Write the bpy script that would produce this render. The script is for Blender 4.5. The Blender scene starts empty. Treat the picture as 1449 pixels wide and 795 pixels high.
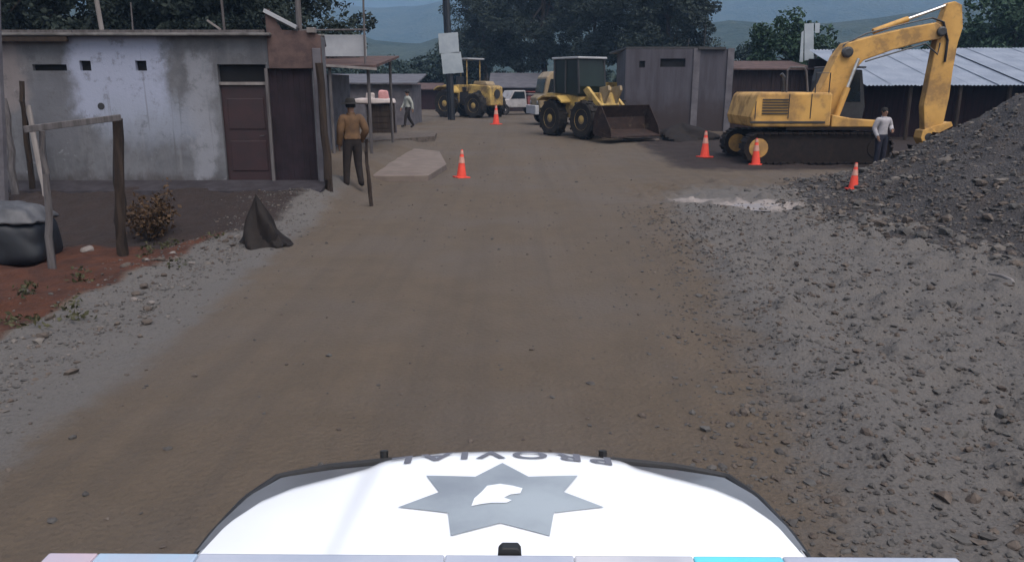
import bpy, bmesh, math, random
import numpy as np
from mathutils import Vector, Matrix
random.seed(7); RNG = np.random.default_rng(11)
R = math.radians
S = bpy.context.scene
COL = S.collection

# ------------------------------------------------------------------ camera
F_PX, PITCH, CAM_H = 1100.0, R(14.1), 2.30
cam_d = bpy.data.cameras.new('camera'); cam = bpy.data.objects.new('camera', cam_d); COL.objects.link(cam)
cam.location = (0, 0, CAM_H); cam.rotation_euler = (R(90) - PITCH, 0, 0)
cam_d.sensor_width = 36.0; cam_d.lens = 36.0 * F_PX / 1449.0
cam_d.clip_start = 0.05; cam_d.clip_end = 6000
S.camera = cam

# ------------------------------------------------------------------ sky, sun, exposure
SUN_EL, SUN_AZ = R(60), R(150)
w = bpy.data.worlds.new('World'); S.world = w; w.use_nodes = True
wn = w.node_tree; wn.nodes.clear()
sky = wn.nodes.new('ShaderNodeTexSky'); sky.sky_type = 'NISHITA'; sky.sun_disc = False
sky.sun_elevation = SUN_EL; sky.sun_rotation = SUN_AZ; sky.dust_density = 4.0; sky.air_density = 1.2
hs = wn.nodes.new('ShaderNodeHueSaturation'); hs.inputs['Saturation'].default_value = 0.62
bgn = wn.nodes.new('ShaderNodeBackground'); bgn.inputs['Strength'].default_value = 0.10
won = wn.nodes.new('ShaderNodeOutputWorld')
wn.links.new(sky.outputs[0], hs.inputs['Color']); wn.links.new(hs.outputs[0], bgn.inputs['Color'])
wn.links.new(bgn.outputs[0], won.inputs[0])
sl = bpy.data.lights.new('sun', 'SUN'); sl.energy = 0.8; sl.angle = R(40); sl.color = (1.0, 0.95, 0.88)
so = bpy.data.objects.new('sun', sl); COL.objects.link(so)
so.rotation_euler = (R(90) - SUN_EL, 0, math.pi - SUN_AZ)
S.view_settings.view_transform = 'Standard'; S.view_settings.look = 'None'
S.view_settings.exposure = 1.14; S.view_settings.gamma = 1.0
S.cycles.use_denoising = True
S.cycles.volume_max_steps = 64; S.cycles.volume_bounces = 1; S.cycles.max_bounces = 6

# ------------------------------------------------------------------ helpers
def pix_dir(px, py):
    u = (px - 724.5) / F_PX; v = (397.5 - py) / F_PX
    return Vector((u, math.cos(PITCH) + v * math.sin(PITCH), -math.sin(PITCH) + v * math.cos(PITCH)))
def at(px, py, z=0.0):                       # where the sight line meets height z
    d = pix_dir(px, py); return Vector((0, 0, CAM_H)) + d * ((z - CAM_H) / d.z)
def aty(px, py, y):                          # where it meets the distance y
    d = pix_dir(px, py); return Vector((0, 0, CAM_H)) + d * (y / d.y)

def tag(o, label=None, cat=None, group=None, kind=None):
    for k, v in (('label', label), ('category', cat), ('group', group), ('kind', kind)):
        if v: o[k] = v
    return o
def empty(name, loc, rz=0.0, label=None, cat=None, group=None):
    o = bpy.data.objects.new(name, None); COL.objects.link(o)
    o.location = loc; o.rotation_euler = (0, 0, rz); o.empty_display_size = 0.2
    return tag(o, label, cat, group)
def copy_tree(o, parent=None):
    c = o.copy(); COL.objects.link(c)
    if parent: c.parent = parent
    for ch in list(o.children): copy_tree(ch, c)
    return c

class MB:
    def __init__(s): s.v = []; s.f = []; s.mi = []
    def add(s, vs, fs, m=0):
        b = len(s.v); s.v += [tuple(p) for p in vs]; s.f += [tuple(b + i for i in f) for f in fs]; s.mi += [m] * len(fs); return s
    def box(s, c, d, rot=None, m=0, taper=1.0):
        hx, hy, hz = d[0] / 2, d[1] / 2, d[2] / 2
        vs = [Vector((x * (taper if z > 0 else 1), y * (taper if z > 0 else 1), z)) for z in (-hz, hz) for x, y in ((-hx, -hy), (hx, -hy), (hx, hy), (-hx, hy))]
        if rot is not None: vs = [rot @ p for p in vs]
        vs = [p + Vector(c) for p in vs]
        return s.add(vs, [(3, 2, 1, 0), (4, 5, 6, 7), (0, 1, 5, 4), (1, 2, 6, 5), (2, 3, 7, 6), (3, 0, 4, 7)], m)
    def tube(s, pts, r, n=8, m=0, squash=1.0):
        pts = [Vector(p) for p in pts]; k = len(pts); rs = r if isinstance(r, (list, tuple)) else [r] * k
        vs = []; up = Vector((0, 0, 1))
        for i, p in enumerate(pts):
            t = (pts[min(i + 1, k - 1)] - pts[max(i - 1, 0)]).normalized()
            a = t.cross(up)
            if a.length < 0.05: a = t.cross(Vector((0, 1, 0)))
            a.normalize(); b = t.cross(a)
            for j in range(n):
                an = 2 * math.pi * j / n
                vs.append(p + a * math.cos(an) * rs[i] + b * math.sin(an) * rs[i] * squash)
        fs = [(i * n + j, i * n + (j + 1) % n, (i + 1) * n + (j + 1) % n, (i + 1) * n + j) for i in range(k - 1) for j in range(n)]
        fs += [tuple(range(n))[::-1], tuple(range((k - 1) * n, k * n))]
        return s.add(vs, fs, m)
    def prism(s, poly, lo, hi, axis='y', m=0):  # poly in the plane of the two other axes, extruded along axis
        def P(a, b, c): return {'y': (a, c, b), 'x': (c, a, b), 'z': (a, b, c)}[axis]
        n = len(poly); vs = [P(a, b, lo) for a, b in poly] + [P(a, b, hi) for a, b in poly]
        fs = [tuple(range(n)), tuple(range(2 * n - 1, n - 1, -1))] + [(j, j + n, (j + 1) % n + n, (j + 1) % n) for j in range(n)]
        return s.add(vs, fs, m)
    def lathe(s, prof, n=20, c=(0, 0, 0), axis='z', m=0):
        vs = []; k = len(prof); c = Vector(c)
        for r, h in prof:
            for j in range(n):
                a = 2 * math.pi * j / n; x, y = r * math.cos(a), r * math.sin(a)
                vs.append(c + Vector({'z': (x, y, h), 'y': (x, h, y), 'x': (h, x, y)}[axis]))
        fs = [(i * n + j, i * n + (j + 1) % n, (i + 1) * n + (j + 1) % n, (i + 1) * n + j) for i in range(k - 1) for j in range(n)]
        fs += [tuple(range(n))[::-1], tuple(range((k - 1) * n, k * n))]
        return s.add(vs, fs, m)
    def build(s, name, mats, parent=None, smooth=False, bevel=0.0, loc=None):
        me = bpy.data.meshes.new(name); me.from_pydata(s.v, [], s.f)
        mats = mats if isinstance(mats, (list, tuple)) else [mats]
        for m in mats: me.materials.append(m)
        if len(mats) > 1: me.polygons.foreach_set('material_index', s.mi)
        bm = bmesh.new(); bm.from_mesh(me); bmesh.ops.recalc_face_normals(bm, faces=bm.faces); bm.to_mesh(me); bm.free()
        if smooth: me.shade_smooth() if hasattr(me, 'shade_smooth') else None
        o = bpy.data.objects.new(name, me); COL.objects.link(o)
        if parent: o.parent = parent
        if loc is not None: o.location = loc
        if bevel > 0:
            b = o.modifiers.new('bevel', 'BEVEL'); b.width = bevel; b.segments = 2; b.limit_method = 'ANGLE'; b.angle_limit = R(35)
        if smooth:
            try: me.set_sharp_from_angle(angle=R(40))
            except Exception: pass
        return o
def np_mesh(name, verts, faces, mats, parent=None, smooth=False):
    verts = np.asarray(verts, np.float32); faces = np.asarray(faces, np.int32); k = faces.shape[1]
    me = bpy.data.meshes.new(name); me.vertices.add(len(verts)); me.vertices.foreach_set('co', verts.ravel())
    me.loops.add(faces.size); me.loops.foreach_set('vertex_index', faces.ravel())
    me.polygons.add(len(faces)); me.polygons.foreach_set('loop_start', np.arange(len(faces), dtype=np.int32) * k)
    me.polygons.foreach_set('use_smooth', np.full(len(faces), smooth))
    me.update(calc_edges=True); me.validate()
    for m in (mats if isinstance(mats, (list, tuple)) else [mats]): me.materials.append(m)
    o = bpy.data.objects.new(name, me); COL.objects.link(o)
    if parent: o.parent = parent
    return o

def _h(ix, iy, seed):
    a = (ix * 374761393 + iy * 668265263 + seed * 1442695041) & 0xffffffff
    a = ((a ^ (a >> 13)) * 1274126177) & 0xffffffff
    return ((a ^ (a >> 16)) & 0xffff) / 65535.0
def vnoise(x, y, seed=0):
    x = np.asarray(x, float); y = np.asarray(y, float)
    ix = np.floor(x).astype(np.int64); iy = np.floor(y).astype(np.int64)
    fx = x - ix; fy = y - iy; fx = fx * fx * (3 - 2 * fx); fy = fy * fy * (3 - 2 * fy)
    a = _h(ix, iy, seed); b = _h(ix + 1, iy, seed); c = _h(ix, iy + 1, seed); d = _h(ix + 1, iy + 1, seed)
    return (a + (b - a) * fx) * (1 - fy) + (c + (d - c) * fx) * fy
def fbm(x, y, seed=0, o=4, g=0.5):
    s = 0; amp = 1; tot = 0
    for i in range(o):
        s = s + amp * vnoise(x * 2 ** i + 17.3 * i, y * 2 ** i - 9.1 * i, seed + i); tot += amp; amp *= g
    return s / tot - 0.5
def sst(a, b, x):
    t = np.clip((np.asarray(x, float) - a) / (b - a), 0, 1); return t * t * (3 - 2 * t)

# ------------------------------------------------------------------ node helpers
class NT:
    def __init__(s, name, rough=0.8, metal=0.0):
        s.m = bpy.data.materials.new(name); s.m.use_nodes = True; s.t = s.m.node_tree
        s.b = s.t.nodes['Principled BSDF']; s.b.inputs['Roughness'].default_value = rough; s.b.inputs['Metallic'].default_value = metal
    def n(s, kind): return s.t.nodes.new(kind)
    def set(s, sock, v):
        if hasattr(v, 'is_linked') or isinstance(v, bpy.types.NodeSocket): s.t.links.new(v, sock)
        else:
            if isinstance(v, (tuple, list)) and len(v) == 3 and sock.type == 'RGBA': v = (*v, 1)
            sock.default_value = v
    def coord(s, kind='Object'): return s.n('ShaderNodeTexCoord').outputs[kind]
    def noise(s, vec, scale, detail=4, rough=0.55, dist=0.0):
        k = s.n('ShaderNodeTexNoise'); s.set(k.inputs['Vector'], vec); k.inputs['Scale'].default_value = scale
        k.inputs['Detail'].default_value = detail; k.inputs['Roughness'].default_value = rough; k.inputs['Distortion'].default_value = dist
        return k.outputs['Fac']
    def voro(s, vec, scale, feature='F1', out='Distance'):
        k = s.n('ShaderNodeTexVoronoi'); k.feature = feature; s.set(k.inputs['Vector'], vec); k.inputs['Scale'].default_value = scale
        return k.outputs[out]
    def math(s, op, a, b=0.0, clamp=False):
        k = s.n('ShaderNodeMath'); k.operation = op; k.use_clamp = clamp; s.set(k.inputs[0], a); s.set(k.inputs[1], b); return k.outputs[0]
    def mr(s, v, a, b, c=0.0, d=1.0):
        k = s.n('ShaderNodeMapRange'); k.interpolation_type = 'SMOOTHSTEP'; s.set(k.inputs[0], v)
        for i, x in enumerate((a, b, c, d)): k.inputs[1 + i].default_value = x
        return k.outputs[0]
    def mix(s, f, a, b):
        k = s.n('ShaderNodeMix'); k.data_type = 'RGBA'; s.set(k.inputs[0], f); s.set(k.inputs[6], a); s.set(k.inputs[7], b); return k.outputs[2]
    def scl(s, vec, v):
        k = s.n('ShaderNodeMapping'); s.set(k.inputs['Vector'], vec); k.inputs['Scale'].default_value = v; return k.outputs[0]
    def sep(s, vec):
        k = s.n('ShaderNodeSeparateXYZ'); s.set(k.inputs[0], vec); return k.outputs
    def attr(s, name):
        k = s.n('ShaderNodeAttribute'); k.attribute_name = name; return k
    def bump(s, h, strength=0.3, dist=0.02, prev=None):
        k = s.n('ShaderNodeBump'); k.inputs['Strength'].default_value = strength; k.inputs['Distance'].default_value = dist; s.set(k.inputs['Height'], h)
        if prev is not None: s.set(k.inputs['Normal'], prev)
        return k.outputs[0]
    def color(s, c): s.set(s.b.inputs['Base Color'], c); return s
    def normal(s, n): s.set(s.b.inputs['Normal'], n); return s
    def rough(s, r): s.set(s.b.inputs['Roughness'], r); return s

def pm(name, c1, c2=None, scale=6.0, rough=0.8, bump=0.0, bscale=40.0, metal=0.0, dust=0.0, dustc=(0.12, 0.09, 0.07), stretch=(1, 1, 1), spec=None, coat=0.0):
    k = NT(name, rough, metal); c = k.scl(k.coord(), stretch)
    c2 = c2 or tuple(x * 0.7 for x in c1)
    col = k.mix(k.mr(k.noise(c, scale, 5, 0.6), 0.3, 0.7), c1, c2)
    if dust > 0:
        dm = k.mr(k.noise(c, scale * 0.6 + 0.7, 6, 0.65), 0.62 - 0.3 * dust, 0.75 - 0.2 * dust)
        col = k.mix(k.math('MULTIPLY', dm, min(1.0, 0.4 + dust * 0.6)), col, dustc)
        k.rough(k.mr(dm, 0, 1, rough, 0.92))
    k.color(col)
    if bump > 0: k.normal(k.bump(k.noise(c, bscale, 5, 0.6), bump, 0.01))
    if coat: k.b.inputs['Coat Weight'].default_value = coat; k.b.inputs['Coat Roughness'].default_value = 0.08
    if spec is None and rough >= 0.7: spec = 0.2
    if spec is not None: k.b.inputs['Specular IOR Level'].default_value = spec
    return k.m

# ------------------------------------------------------------------ materials
def ground_material(name='ground', heap=False):
    k = NT(name, 0.9); P = k.coord()
    big = k.noise(P, 0.35, 5, 0.6); mid = k.noise(P, 2.2, 6, 0.65); fine = k.noise(P, 22, 6, 0.7); grit = k.noise(P, 90, 4, 0.7)
    brown = k.mix(k.mr(mid, 0.3, 0.7), (0.092, 0.069, 0.050), (0.078, 0.059, 0.043))
    brown = k.mix(k.mr(big, 0.4, 0.68), brown, (0.088, 0.071, 0.059))
    brown = k.mix(k.mr(k.noise(k.scl(P, (2.6, 0.07, 1)), 1.0, 6, 0.65), 0.40, 0.70, 0, 0.42), brown, (0.060, 0.048, 0.040))
    grey = k.mix(k.mr(k.noise(P, 3.1, 6, 0.7), 0.3, 0.7), (0.086, 0.077, 0.073), (0.062, 0.056, 0.053))
    grey = k.mix(k.mr(k.voro(P, 34), 0.05, 0.5), grey, (0.094, 0.086, 0.082))
    red = k.mix(k.mr(k.noise(P, 2.6, 5, 0.65), 0.3, 0.7), (0.070, 0.024, 0.012), (0.036, 0.014, 0.009))
    pale = k.mix(mid, (0.25, 0.22, 0.21), (0.20, 0.175, 0.165))
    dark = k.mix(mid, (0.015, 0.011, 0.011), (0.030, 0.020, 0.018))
    if heap:
        col = k.mix(k.mr(big, 0.35, 0.6), (0.060, 0.056, 0.058), (0.042, 0.038, 0.039))
        col = k.mix(k.mr(mid, 0.52, 0.72), col, (0.062, 0.049, 0.042))
        col = k.mix(k.mr(k.voro(P, 18), 0.0, 0.45), (0.025, 0.022, 0.022), col)
    else:
        a = k.attr('soil'); sx = k.n('ShaderNodeSeparateColor'); k.set(sx.inputs[0], a.outputs['Color']); al = a.outputs['Alpha']
        nz = k.math('MULTIPLY', k.math('SUBTRACT', k.noise(P, 1.7, 7, 0.7), 0.5), 0.9)
        def msk(v): return k.mr(k.math('ADD', v, nz), 0.32, 0.72)
        col = k.mix(msk(sx.outputs[1]), brown, grey)
        col = k.mix(msk(sx.outputs[0]), col, red)
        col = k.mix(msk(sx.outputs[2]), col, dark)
        col = k.mix(msk(al), col, pale)
    col = k.mix(k.mr(grit, 0.60, 0.78, 0, 0.45), col, (0.12, 0.11, 0.105))
    col = k.mix(k.mr(fine, 0.25, 0.45, 0.45, 0), col, (0.045, 0.036, 0.032))
    k.color(col)
    n1 = k.bump(fine, 0.55 if not heap else 0.9, 0.03); n2 = k.bump(grit, 0.5, 0.012, n1)
    n3 = k.bump(k.voro(P, 26), 0.35 if not heap else 0.8, 0.03, n2); k.normal(n3)
    k.b.inputs['Specular IOR Level'].default_value = 0.25
    return k.m
M = {}
M['ground'] = ground_material()
M['heap'] = ground_material('gravel_heap', True)
M['stone'] = pm('stone', (0.085, 0.08, 0.077), (0.048, 0.044, 0.043), 9, 0.9, 0.5, 40)
M['stone_pale'] = pm('pale_stone', (0.20, 0.175, 0.165), (0.12, 0.105, 0.098), 9, 0.9, 0.5, 40)
M['stone_brown'] = pm('brown_stone', (0.105, 0.086, 0.074), (0.052, 0.041, 0.036), 9, 0.9, 0.5, 40)
M['slate'] = pm('dark_slate_plinth', (0.036, 0.032, 0.038), (0.020, 0.017, 0.020), 4, 0.9, 0.4, 20)
M['stone_light'] = pm('light_stone', (0.135, 0.12, 0.11), (0.08, 0.07, 0.065), 9, 0.9, 0.5, 40)
M['rust_soil'] = pm('dark_wet_soil', (0.014, 0.010, 0.009), (0.008, 0.006, 0.006), 5, 0.75, 0.6, 25)
M['concrete'] = pm('concrete', (0.155, 0.125, 0.11), (0.115, 0.092, 0.082), 2.5, 0.9, 0.3, 30)
M['concrete_grey'] = pm('grey_concrete', (0.115, 0.108, 0.12), (0.072, 0.066, 0.076), 2.0, 0.9, 0.3, 30)
M['slab_edge'] = pm('weathered_slab', (0.15, 0.142, 0.14), (0.065, 0.06, 0.06), 3.0, 0.9, 0.3, 30)
M['brick_render'] = pm('brown_brick_render', (0.10, 0.066, 0.06), (0.055, 0.038, 0.038), 4.0, 0.9, 0.4, 20)
M['door_red'] = pm('maroon_door_paint', (0.026, 0.008, 0.010), (0.016, 0.006, 0.008), 3, 0.55, 0.15, 20)
M['dark_sheet'] = pm('dark_purple_sheet', (0.021, 0.013, 0.018), (0.012, 0.008, 0.011), 3, 0.7, 0.2, 15)
M['black'] = pm('black_gap', (0.008, 0.008, 0.010), (0.005, 0.005, 0.006), 3, 0.8)
M['pale_timber'] = pm('pale_timber', (0.21, 0.19, 0.185), (0.13, 0.115, 0.11), 3, 0.85, 0.3, 30, stretch=(1, 1, 0.2))
M['grey_timber'] = pm('grey_timber', (0.11, 0.10, 0.102), (0.06, 0.053, 0.054), 4, 0.85, 0.4, 30, stretch=(4, 4, 0.4))
M['dark_timber'] = pm('dark_timber', (0.040, 0.028, 0.022), (0.020, 0.014, 0.012), 4, 0.85, 0.4, 30, stretch=(4, 4, 0.4))
M['brown_timber'] = pm('brown_timber', (0.075, 0.052, 0.040), (0.040, 0.028, 0.022), 4, 0.85, 0.4, 30, stretch=(4, 4, 0.4))
M['yellow'] = pm('machine_yellow', (0.50, 0.285, 0.082), (0.40, 0.22, 0.062), 1.5, 0.55, 0.06, 20, dust=0.6, dustc=(0.20, 0.125, 0.062), spec=0.25)
M['yellow_old'] = pm('faded_machine_yellow', (0.40, 0.265, 0.070), (0.28, 0.18, 0.05), 2.0, 0.6, 0.06, 20, dust=0.6, dustc=(0.095, 0.066, 0.042))
M['cream'] = pm('cream_paint', (0.26, 0.195, 0.115), (0.18, 0.13, 0.07), 2.0, 0.55, 0.05, 20, dust=0.3)
M['track'] = pm('muddy_track_steel', (0.018, 0.012, 0.010), (0.010, 0.007, 0.007), 6, 0.8, 0.5, 30, dust=0.25, dustc=(0.034, 0.023, 0.018))
M['bucket'] = pm('rusty_bucket_steel', (0.034, 0.019, 0.015), (0.017, 0.011, 0.010), 4, 0.75, 0.4, 25, dust=0.2)
M['tyre'] = pm('dusty_rubber', (0.020, 0.017, 0.016), (0.012, 0.011, 0.011), 6, 0.9, 0.4, 40, dust=0.3, dustc=(0.042, 0.031, 0.027))
M['steel'] = pm('bright_steel', (0.62, 0.60, 0.58), (0.42, 0.40, 0.38), 5, 0.32, 0, metal=0.85)
M['dark_metal'] = pm('dark_metal', (0.025, 0.024, 0.026), (0.014, 0.013, 0.015), 5, 0.5, 0.1, 30)
M['glass'] = pm('dark_glass', (0.012, 0.018, 0.022), (0.008, 0.012, 0.016), 2, 0.08)
M['glass_green'] = pm('green_tinted_glass', (0.007, 0.014, 0.012), (0.005, 0.009, 0.008), 2, 0.35, spec=0.25)
M['white_paint'] = pm('white_car_paint', (0.80, 0.82, 0.86), (0.78, 0.80, 0.845), 2, 0.30, 0, coat=0.6)
M['white_sheet'] = pm('white_sheet', (0.32, 0.325, 0.345), (0.26, 0.265, 0.285), 2, 0.8, 0.15, 12)
M['white_board'] = pm('white_board', (0.30, 0.33, 0.36), (0.24, 0.27, 0.30), 2, 0.7)
M['cloth_white'] = pm('white_cloth', (0.42, 0.37, 0.36), (0.30, 0.26, 0.255), 4, 0.9, 0.2, 15)
M['cloth_pink'] = pm('pink_cloth', (0.50, 0.26, 0.26), (0.36, 0.17, 0.17), 4, 0.9, 0.2, 15)
M['roof_tin'] = None
M['emblem_grey'] = pm('grey_vinyl', (0.19, 0.215, 0.25), (0.31, 0.35, 0.385), 2.2, 0.5)
M['letter_grey'] = pm('dark_vinyl', (0.13, 0.13, 0.155), (0.10, 0.10, 0.12), 3, 0.45)
M['lamp_glass'] = pm('headlamp_glass', (0.13, 0.135, 0.15), (0.10, 0.105, 0.118), 7, 0.35, coat=0.3)
M['plastic_black'] = pm('black_plastic', (0.015, 0.014, 0.016), (0.010, 0.010, 0.011), 6, 0.5, 0.1, 60)
M['lens_clear'] = pm('clear_lens', (0.38, 0.40, 0.47), (0.31, 0.34, 0.42), 9, 0.15, coat=0.6)
M['lens_white'] = pm('white_lens', (0.50, 0.49, 0.52), (0.38, 0.39, 0.44), 9, 0.2, coat=0.6)
M['lens_cyan'] = pm('cyan_lens', (0.10, 0.62, 0.72), (0.16, 0.50, 0.66), 9, 0.15, coat=0.6)
M['lens_blue'] = pm('pale_blue_lens', (0.30, 0.42, 0.54), (0.34, 0.37, 0.46), 9, 0.15, coat=0.6)
M['lens_pink'] = pm('pale_pink_lens', (0.46, 0.34, 0.38), (0.40, 0.34, 0.40), 9, 0.15, coat=0.6)
M['cone_orange'] = pm('cone_orange', (0.62, 0.065, 0.040), (0.50, 0.05, 0.035), 5, 0.7, dust=0.12)
M['cone_band'] = pm('cone_reflective_band', (0.48, 0.24, 0.19), (0.40, 0.20, 0.16), 6, 0.5)
M['skin'] = pm('skin', (0.24, 0.125, 0.078), (0.19, 0.095, 0.06), 12, 0.6)
M['hair'] = pm('hair', (0.012, 0.010, 0.009), (0.008, 0.007, 0.007), 30, 0.7)
M['shirt_white'] = pm('white_shirt', (0.34, 0.32, 0.34), (0.25, 0.24, 0.26), 6, 0.9, 0.2, 20)
M['shirt_grey'] = pm('off_white_shirt', (0.30, 0.31, 0.285), (0.22, 0.225, 0.21), 6, 0.9, 0.2, 20)
M['jacket_tan'] = pm('tan_orange_jacket', (0.13, 0.075, 0.040), (0.075, 0.046, 0.030), 5, 0.9, 0.2, 20)
M['trousers_dark'] = pm('dark_trousers', (0.026, 0.020, 0.019), (0.016, 0.013, 0.013), 8, 0.9, 0.2, 30)
M['trousers_blue'] = pm('navy_trousers', (0.022, 0.022, 0.036), (0.014, 0.014, 0.022), 8, 0.9, 0.2, 30)
M['hat'] = pm('dark_hat', (0.026, 0.024, 0.024), (0.016, 0.015, 0.015), 8, 0.9)
M['shoe'] = pm('dark_shoe', (0.02, 0.017, 0.016), (0.012, 0.011, 0.011), 8, 0.7)
M['bark'] = pm('bark', (0.055, 0.042, 0.034), (0.028, 0.022, 0.019), 6, 0.95, 0.6, 20, stretch=(3, 3, 0.6))
M['tarp_blue'] = pm('dark_navy_tarp', (0.006, 0.007, 0.013), (0.004, 0.005, 0.008), 3, 0.55, 0.3, 8)
M['tarp_grey'] = pm('grey_tarp', (0.075, 0.075, 0.083), (0.035, 0.035, 0.040), 4, 0.6, 0.35, 10)
M['shed_red'] = pm('dark_red_boards', (0.024, 0.009, 0.011), (0.012, 0.006, 0.008), 3, 0.85, 0.3, 20, stretch=(5, 5, 0.4))
M['shed_brown'] = pm('dark_brown_boards', (0.034, 0.022, 0.023), (0.018, 0.013, 0.015), 3, 0.85, 0.3, 20, stretch=(5, 5, 0.4))
M['roof_brown'] = pm('brown_roofing', (0.10, 0.062, 0.056), (0.05, 0.034, 0.034), 3, 0.85, 0.3, 20)
M['roof_grey'] = pm('grey_lilac_roofing', (0.10, 0.098, 0.112), (0.065, 0.063, 0.076), 2, 0.7, 0.1, 20)
M['roof_pale'] = pm('pale_zinc_roofing', (0.26, 0.285, 0.34), (0.19, 0.215, 0.265), 1.2, 0.45, 0.05, 10)
M['truck_red'] = pm('red_truck_paint', (0.20, 0.045, 0.04), (0.13, 0.03, 0.03), 3, 0.5, dust=0.3)
M['truck_white'] = pm('white_truck_paint', (0.30, 0.285, 0.29), (0.22, 0.205, 0.21), 3, 0.5, dust=0.25)
def leaf_mat(name, a, b):
    k = NT(name, 0.65); inf = k.n('ShaderNodeObjectInfo'); P = k.coord('Object')
    col = k.mix(k.mr(k.noise(P, 0.9, 3, 0.6), 0.3, 0.7), a, b)
    col = k.mix(k.mr(k.noise(P, 7.0, 2, 0.6), 0.45, 0.8), col, tuple(min(1, x * 1.7) for x in b))
    k.color(col); k.b.inputs['Specular IOR Level'].default_value = 0.2
    return k.m
M['leaf_dark'] = leaf_mat('dark_foliage', (0.012, 0.018, 0.016), (0.022, 0.031, 0.025))
M['leaf_green'] = leaf_mat('green_foliage', (0.012, 0.030, 0.016), (0.024, 0.048, 0.026))
M['leaf_teal'] = leaf_mat('dull_green_foliage', (0.016, 0.029, 0.027), (0.028, 0.044, 0.038))
M['leaf_dry'] = leaf_mat('dry_foliage', (0.040, 0.022, 0.012), (0.062, 0.036, 0.018))
M['leaf_weed'] = leaf_mat('weed_foliage', (0.026, 0.028, 0.013), (0.045, 0.042, 0.020))
def forest_mat():
    k = NT('forested_slope', 0.9); P = k.coord()
    n1 = k.noise(P, 0.03, 5, 0.6); n2 = k.noise(P, 0.22, 5, 0.7)
    col = k.mix(k.mr(n1, 0.35, 0.65), (0.022, 0.036, 0.026), (0.040, 0.052, 0.036))
    col = k.mix(k.mr(n2, 0.45, 0.75), col, (0.055, 0.068, 0.045))
    k.color(col); k.normal(k.bump(n2, 1.0, 4.0)); k.b.inputs['Specular IOR Level'].default_value = 0.1
    return k.m
M['forest'] = forest_mat()
def house_wall_mat():
    k = NT('patchy_plaster', 0.92); P = k.coord(); x, y, z = k.sep(P)
    wx = k.math('ADD', x, k.math('MULTIPLY', k.math('SUBTRACT', k.noise(P, 1.6, 5, 0.65), 0.5), 0.9))
    wz = k.math('ADD', z, k.math('MULTIPLY', k.math('SUBTRACT', k.noise(k.scl(P, (1.3, 1, 0.9)), 2.1, 5, 0.65), 0.5), 0.8))
    def rect(x0, x1, z0, z1, s=0.16):
        a = k.math('MULTIPLY', k.mr(wx, x0 - s, x0 + s), k.mr(wx, x1 - s, x1 + s, 1, 0))
        b = k.math('MULTIPLY', k.mr(wz, z0 - s, z0 + s), k.mr(wz, z1 - s, z1 + s, 1, 0)); return k.math('MULTIPLY', a, b)
    base = k.mix(k.mr(k.noise(P, 1.1, 6, 0.65), 0.3, 0.7), (0.125, 0.126, 0.139), (0.066, 0.066, 0.074))
    base = k.mix(k.mr(k.noise(k.scl(P, (6, 1, 0.5)), 1.0, 5, 0.6), 0.5, 0.8, 0, 0.6), base, (0.155, 0.152, 0.163))
    col = k.mix(rect(-1.75, 0.15, 1.35, 3.2), base, (0.245, 0.265, 0.345))
    col = k.mix(k.math('MULTIPLY', rect(-1.3, 0.7, 0.9, 1.7, 0.3), 0.7), col, (0.21, 0.23, 0.285))
    col = k.mix(k.math('MULTIPLY', rect(0.55, 1.0, 0.1, 2.6, 0.12), 0.7), col, (0.21, 0.215, 0.245))
    col = k.mix(k.math('MULTIPLY', rect(-3.4, -2.6, 1.5, 3.0, 0.15), 0.55), col, (0.20, 0.165, 0.16))
    col = k.mix(k.math('MULTIPLY', rect(-2.6, -1.7, 0.8, 2.2, 0.2), 0.6), col, (0.095, 0.096, 0.112))
    col = k.mix(k.math('MULTIPLY', k.mr(wz, 0.05, 0.35, 1, 0), 0.85), col, (0.042, 0.034, 0.034))
    col = k.mix(k.mr(k.noise(P, 9, 5, 0.7), 0.62, 0.78, 0, 0.5), col, (0.09, 0.088, 0.092))
    col = k.mix(k.mr(k.noise(P, 3.4, 7, 0.72), 0.52, 0.66, 0, 0.55), col, (0.062, 0.060, 0.064))
    col = k.mix(k.mr(k.noise(P, 2.7, 7, 0.75, 0.6), 0.60, 0.70, 0, 0.5), col, (0.23, 0.235, 0.26))
    col = k.mix(k.mr(k.noise(k.scl(P, (9, 1, 0.35)), 1.0, 4, 0.6), 0.60, 0.72, 0, 0.45), col, (0.075, 0.072, 0.075))
    k.color(col); k.normal(k.bump(k.noise(P, 14, 6, 0.65), 0.35, 0.02))
    return k.m
M['house_wall'] = house_wall_mat()
def conc_wall_mat():
    k = NT('streaked_concrete', 0.92); P = k.coord(); x, y, z = k.sep(P)
    base = k.mix(k.mr(k.noise(k.scl(P, (2.5, 1, 0.35)), 1.2, 6, 0.65), 0.3, 0.7), (0.055, 0.051, 0.064), (0.033, 0.029, 0.037))
    col = k.mix(k.mr(k.math('ADD', z, k.math('MULTIPLY', k.noise(P, 1.3, 4, 0.6), 1.6)), 1.2, 2.6, 1, 0), base, (0.026, 0.018, 0.019))
    k.color(col); k.normal(k.bump(k.noise(P, 10, 5, 0.6), 0.3, 0.02)); return k.m
M['conc_wall'] = conc_wall_mat()

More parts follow.
